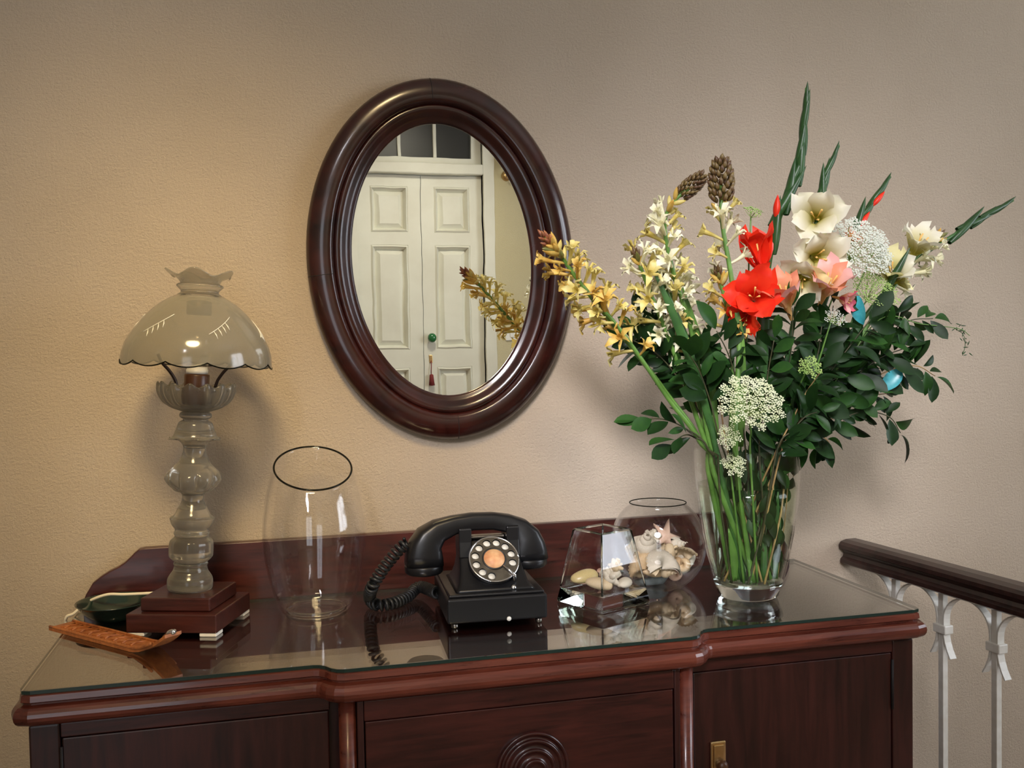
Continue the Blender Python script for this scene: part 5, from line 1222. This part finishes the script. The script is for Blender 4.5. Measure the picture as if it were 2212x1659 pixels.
# -- dark glossy foliage branches
GBr = 'leafy branches in the bouquet'
BRS = [
 ('leafy dark green branch arching out with the topmost leaves on the trailing-spray side', [(1715, 965), (1790, 850), (1880, 750), (1960, 695), (2015, 688)], (-0.28, -0.26), 13, 0.17, 0),
 ('leafy dark green branch reaching sideways level with the small green umbel', [(1715, 965), (1800, 880), (1900, 810), (1975, 790), (2020, 812)], (-0.28, -0.27), 14, 0.17, 0),
 ('leafy branch drooping towards the railing with one leaf tinted teal-blue as glare', [(1710, 968), (1790, 910), (1860, 860), (1915, 850)], (-0.29, -0.28), 11, 0.13, 2),
 ('leafy branch whose last leaves hang lowest beyond the vase towards the railing', [(1705, 968), (1790, 920), (1860, 890), (1920, 900), (1945, 935)], (-0.285, -0.29), 9, 0.15, 0),
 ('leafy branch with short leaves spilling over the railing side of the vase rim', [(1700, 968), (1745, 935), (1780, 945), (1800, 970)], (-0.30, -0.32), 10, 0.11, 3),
 ('leafy branch rising behind the pink gladiolus flowers', [(1680, 965), (1740, 850), (1790, 740), (1800, 660)], (-0.29, -0.315), 14, 0.17, 0),
 ('leafy branch in front of the salmon gladiolus with broad leaves', [(1665, 965), (1690, 860), (1710, 750), (1712, 665)], (-0.31, -0.345), 14, 0.16, 0),
 ('leafy branch crossing to the outer side with a leaf tinted blue as glare near the top', [(1690, 965), (1760, 850), (1830, 755), (1880, 690)], (-0.30, -0.325), 14, 0.16, 2),
 ('leafy branch between the red gladiolus and the thick tuberose stem', [(1610, 968), (1600, 860), (1575, 770), (1548, 715)], (-0.31, -0.345), 10, 0.12, 0),
 ('leafy branch of narrow dark leaves below the tuberose florets', [(1545, 968), (1510, 860), (1450, 760), (1375, 710)], (-0.26, -0.25), 13, 0.15, 0),
 ('leafy branch of dark leaves behind the slanting tuberose stems', [(1550, 965), (1520, 870), (1480, 800), (1440, 770)], (-0.25, -0.21), 10, 0.12, 0),
 ('short leafy twig sticking out on the mirror side above the fish bowl', [(1530, 970), (1480, 925), (1430, 905), (1375, 908)], (-0.31, -0.315), 7, 0.085, 0),
 ('low leafy twig with drooping leaves just above the fish bowl', [(1530, 972), (1500, 945), (1478, 940), (1452, 958)], (-0.325, -0.345), 6, 0.055, 0),
 ('leafy branch in the middle of the bouquet above the large lace umbel', [(1640, 968), (1650, 880), (1660, 800), (1672, 735)], (-0.33, -0.365), 13, 0.13, 0),
 ('dense leafy branch beside the large lace umbel on the railing side', [(1680, 968), (1710, 910), (1740, 850), (1775, 800)], (-0.34, -0.37), 15, 0.15, 0),
 ('leafy branch hanging forward over the vase rim beside the lace umbel', [(1680, 968), (1712, 930), (1740, 900), (1765, 890)], (-0.35, -0.375), 12, 0.10, 0),
 ('leafy branch behind the bouquet close to the wall', [(1660, 965), (1720, 850), (1790, 770), (1850, 740)], (-0.25, -0.21), 13, 0.16, 0),
 ('leafy branch in the depth of the bouquet behind the small green umbel', [(1670, 965), (1720, 880), (1800, 820), (1860, 800)], (-0.28, -0.29), 14, 0.15, 0),
 ('leafy branch in shade behind the large lace umbel', [(1640, 965), (1660, 900), (1690, 850), (1720, 830)], (-0.29, -0.30), 12, 0.12, 0),
 ('leafy branch filling the middle of the bouquet under the pink gladiolus', [(1680, 965), (1730, 860), (1765, 770), (1775, 705)], (-0.30, -0.32), 15, 0.15, 0),
 ('leafy branch under the topmost arching branch, close behind the pale lace', [(1690, 965), (1780, 840), (1860, 740), (1930, 680)], (-0.27, -0.27), 15, 0.17, 0),
 ('leafy branch spreading outwards between the two sideways branches', [(1700, 965), (1800, 860), (1890, 780), (1960, 750)], (-0.285, -0.285), 15, 0.16, 0),
 ('leafy branch behind the red gladiolus flowers', [(1630, 965), (1640, 860), (1640, 770), (1625, 700)], (-0.27, -0.25), 13, 0.14, 0),
 ('leafy branch among the tuberose stems beside the red gladiolus', [(1570, 965), (1555, 870), (1535, 790), (1510, 740)], (-0.28, -0.27), 13, 0.13, 0),
 ('leafy branch just behind the sparse amber tuberose florets', [(1540, 965), (1490, 840), (1430, 740), (1400, 690)], (-0.26, -0.24), 12, 0.12, 0),
 ('leafy branch pointing at the mirror below the yellow tuberose spray', [(1545, 965), (1480, 840), (1420, 765), (1352, 728)], (-0.28, -0.285), 12, 0.14, 0),
 ('leafy branch in front of the green blade leaves', [(1560, 965), (1535, 870), (1510, 800), (1488, 765)], (-0.32, -0.345), 9, 0.09, 0),
 ('leafy branch crowding the vase mouth on the railing side', [(1690, 968), (1720, 920), (1755, 880), (1800, 870)], (-0.31, -0.32), 14, 0.12, 0),
 ('leafy branch with mid-green leaves hanging towards the vase water', [(1690, 970), (1730, 905), (1765, 860), (1790, 860)], (-0.33, -0.345), 11, 0.10, 0),
]
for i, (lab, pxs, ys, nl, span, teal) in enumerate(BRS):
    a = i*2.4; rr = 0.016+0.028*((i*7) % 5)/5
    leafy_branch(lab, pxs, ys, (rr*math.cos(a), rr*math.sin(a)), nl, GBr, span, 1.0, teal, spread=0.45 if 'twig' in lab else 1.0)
def in_vase(q, y): return inside(ony(q, y))
sub = [o for o in bpy.data.objects if o.name.startswith('leafy_branch')]
for k in range(190):                                    # leaves of the branches pushed below the rim
    q = (rnd.uniform(1560, 1715), rnd.uniform(975, 1200)); y = rnd.uniform(-0.335, -0.235)
    if q[1] > 1060 and q[0] < 1625: continue
    p = in_vase(q, y); p.x = VX+(p.x-VX)*0.86; p.y = VY+(p.y-VY)*0.86
    put_leaf(sub[k % len(sub)], p, (rnd.uniform(-0.5, 0.2), rnd.uniform(-0.2, 0.3), rnd.choice((-1, 1))), TOCAM+Vector((rnd.uniform(-0.5, 0.5), 0, rnd.uniform(-0.3, 0.5))), rnd.choice(('leaf_dark', 'leaf_dark', 'leaf_mid')), rnd.uniform(0.55, 0.85))
# one loose leaf on a thread-thin twig below the rim
P = stem_path([(1712, 972), (1765, 960), (1788, 985), (1787, 1030)], (-0.30, -0.31), (0.03, -0.01))
t = stem_thing('hanging_twig', 'thread-thin twig ending in one small dangling leaf beside the vase wall', 'branch', P, 0.0012, 0.0006, 'twig', None, 4)
put_leaf(t, P[-1], (-0.25, 0.1, -1), TOCAM, 'leaf_dark', 0.55)

# ------------------------------------------------------------------ railing
rc0 = Vector((0.846, -0.004, T+0.001)); rc1 = onz((2222, 1302), T+0.001)
rd = (rc1-rc0); rd.z = 0; rd.normalize(); ra = math.atan2(rd.y, rd.x)
RLEN = 1.25
rl = thing('stair_railing', 'landing railing with a dark moulded wooden handrail on white scrolled iron bars', 'railing', (rc0.x, rc0.y, 0), ra)
# local x runs along the rail, y across, z up
hz = T+0.003
prf = [(-0.020, -0.026), (-0.027, -0.022), (-0.027, -0.014), (-0.021, -0.009), (-0.018, -0.002), (-0.021, 0.005), (-0.030, 0.009), (-0.031, 0.017), (-0.026, 0.023), (-0.012, 0.027)]
prf = prf+[(-y, z) for y, z in reversed(prf)]
obj('handrail', prism_poly('handrail', [(y, hz+z) for y, z in prf], 0.0, RLEN, 'X'), 'rail_wood', rl)
sp = 0.127
s0 = (onz((2038, 1250), T)-rc0).length-2*sp
def flat(P, w, th):  # flat iron strip, width along local y
    g = G(); V = []; F = []
    for i, (p, t_, a, b) in enumerate(frames(P)):
        nrm = Vector((-t_.z, 0, t_.x)).normalized()
        for sy, sn in ((-1, -1), (1, -1), (1, 1), (-1, 1)): V.append(p+Vector((0, sy*w, 0))+nrm*(sn*th))
    n = len(P)
    for i in range(n-1):
        for k in range(4): F.append((i*4+k, i*4+(k+1) % 4, i*4+4+(k+1) % 4, i*4+4+k))
    F += [(0, 1, 2, 3), ((n-1)*4+3, (n-1)*4+2, (n-1)*4+1, (n-1)*4)]
    return g.add(V, F)
for i in range(9):
    x = s0+i*sp
    if x < 0.02 or x > RLEN-0.03: continue
    zb = hz-0.0262
    br = obj('baluster', bev_box('baluster', x-0.0062, x+0.0062, -0.0062, 0.0062, 0.0, zb, 0.0008, 1), 'iron_white', rl)
    zc = hz-0.098
    obj('collar', bev_box('collar', x-0.0155, x+0.0155, -0.0105, 0.0105, zc-0.0085, zc+0.0085, 0.002), 'iron_white', br)
    for s in (-1, 1):
        hx = sp/2
        P = [(x+s*hx*0.985, 0, zb-0.0016)]
        for k in range(1, 9):
            a = PI/2*k/8; P.append((x+s*(hx-(hx-0.0085)*math.sin(a)), 0, zb-0.0016-0.050*(1-math.cos(a))))
        P += [(x+s*0.0085, 0, zc+0.004), (x+s*0.0085, 0, zc-0.010), (x+s*0.0115, 0, zc-0.024), (x+s*0.017, 0, zc-0.038), (x+s*0.025, 0, zc-0.052)]
        obj('scroll', flat([Vector(p) for p in P], 0.0075, 0.0014).me('scroll', False), 'iron_white', br)
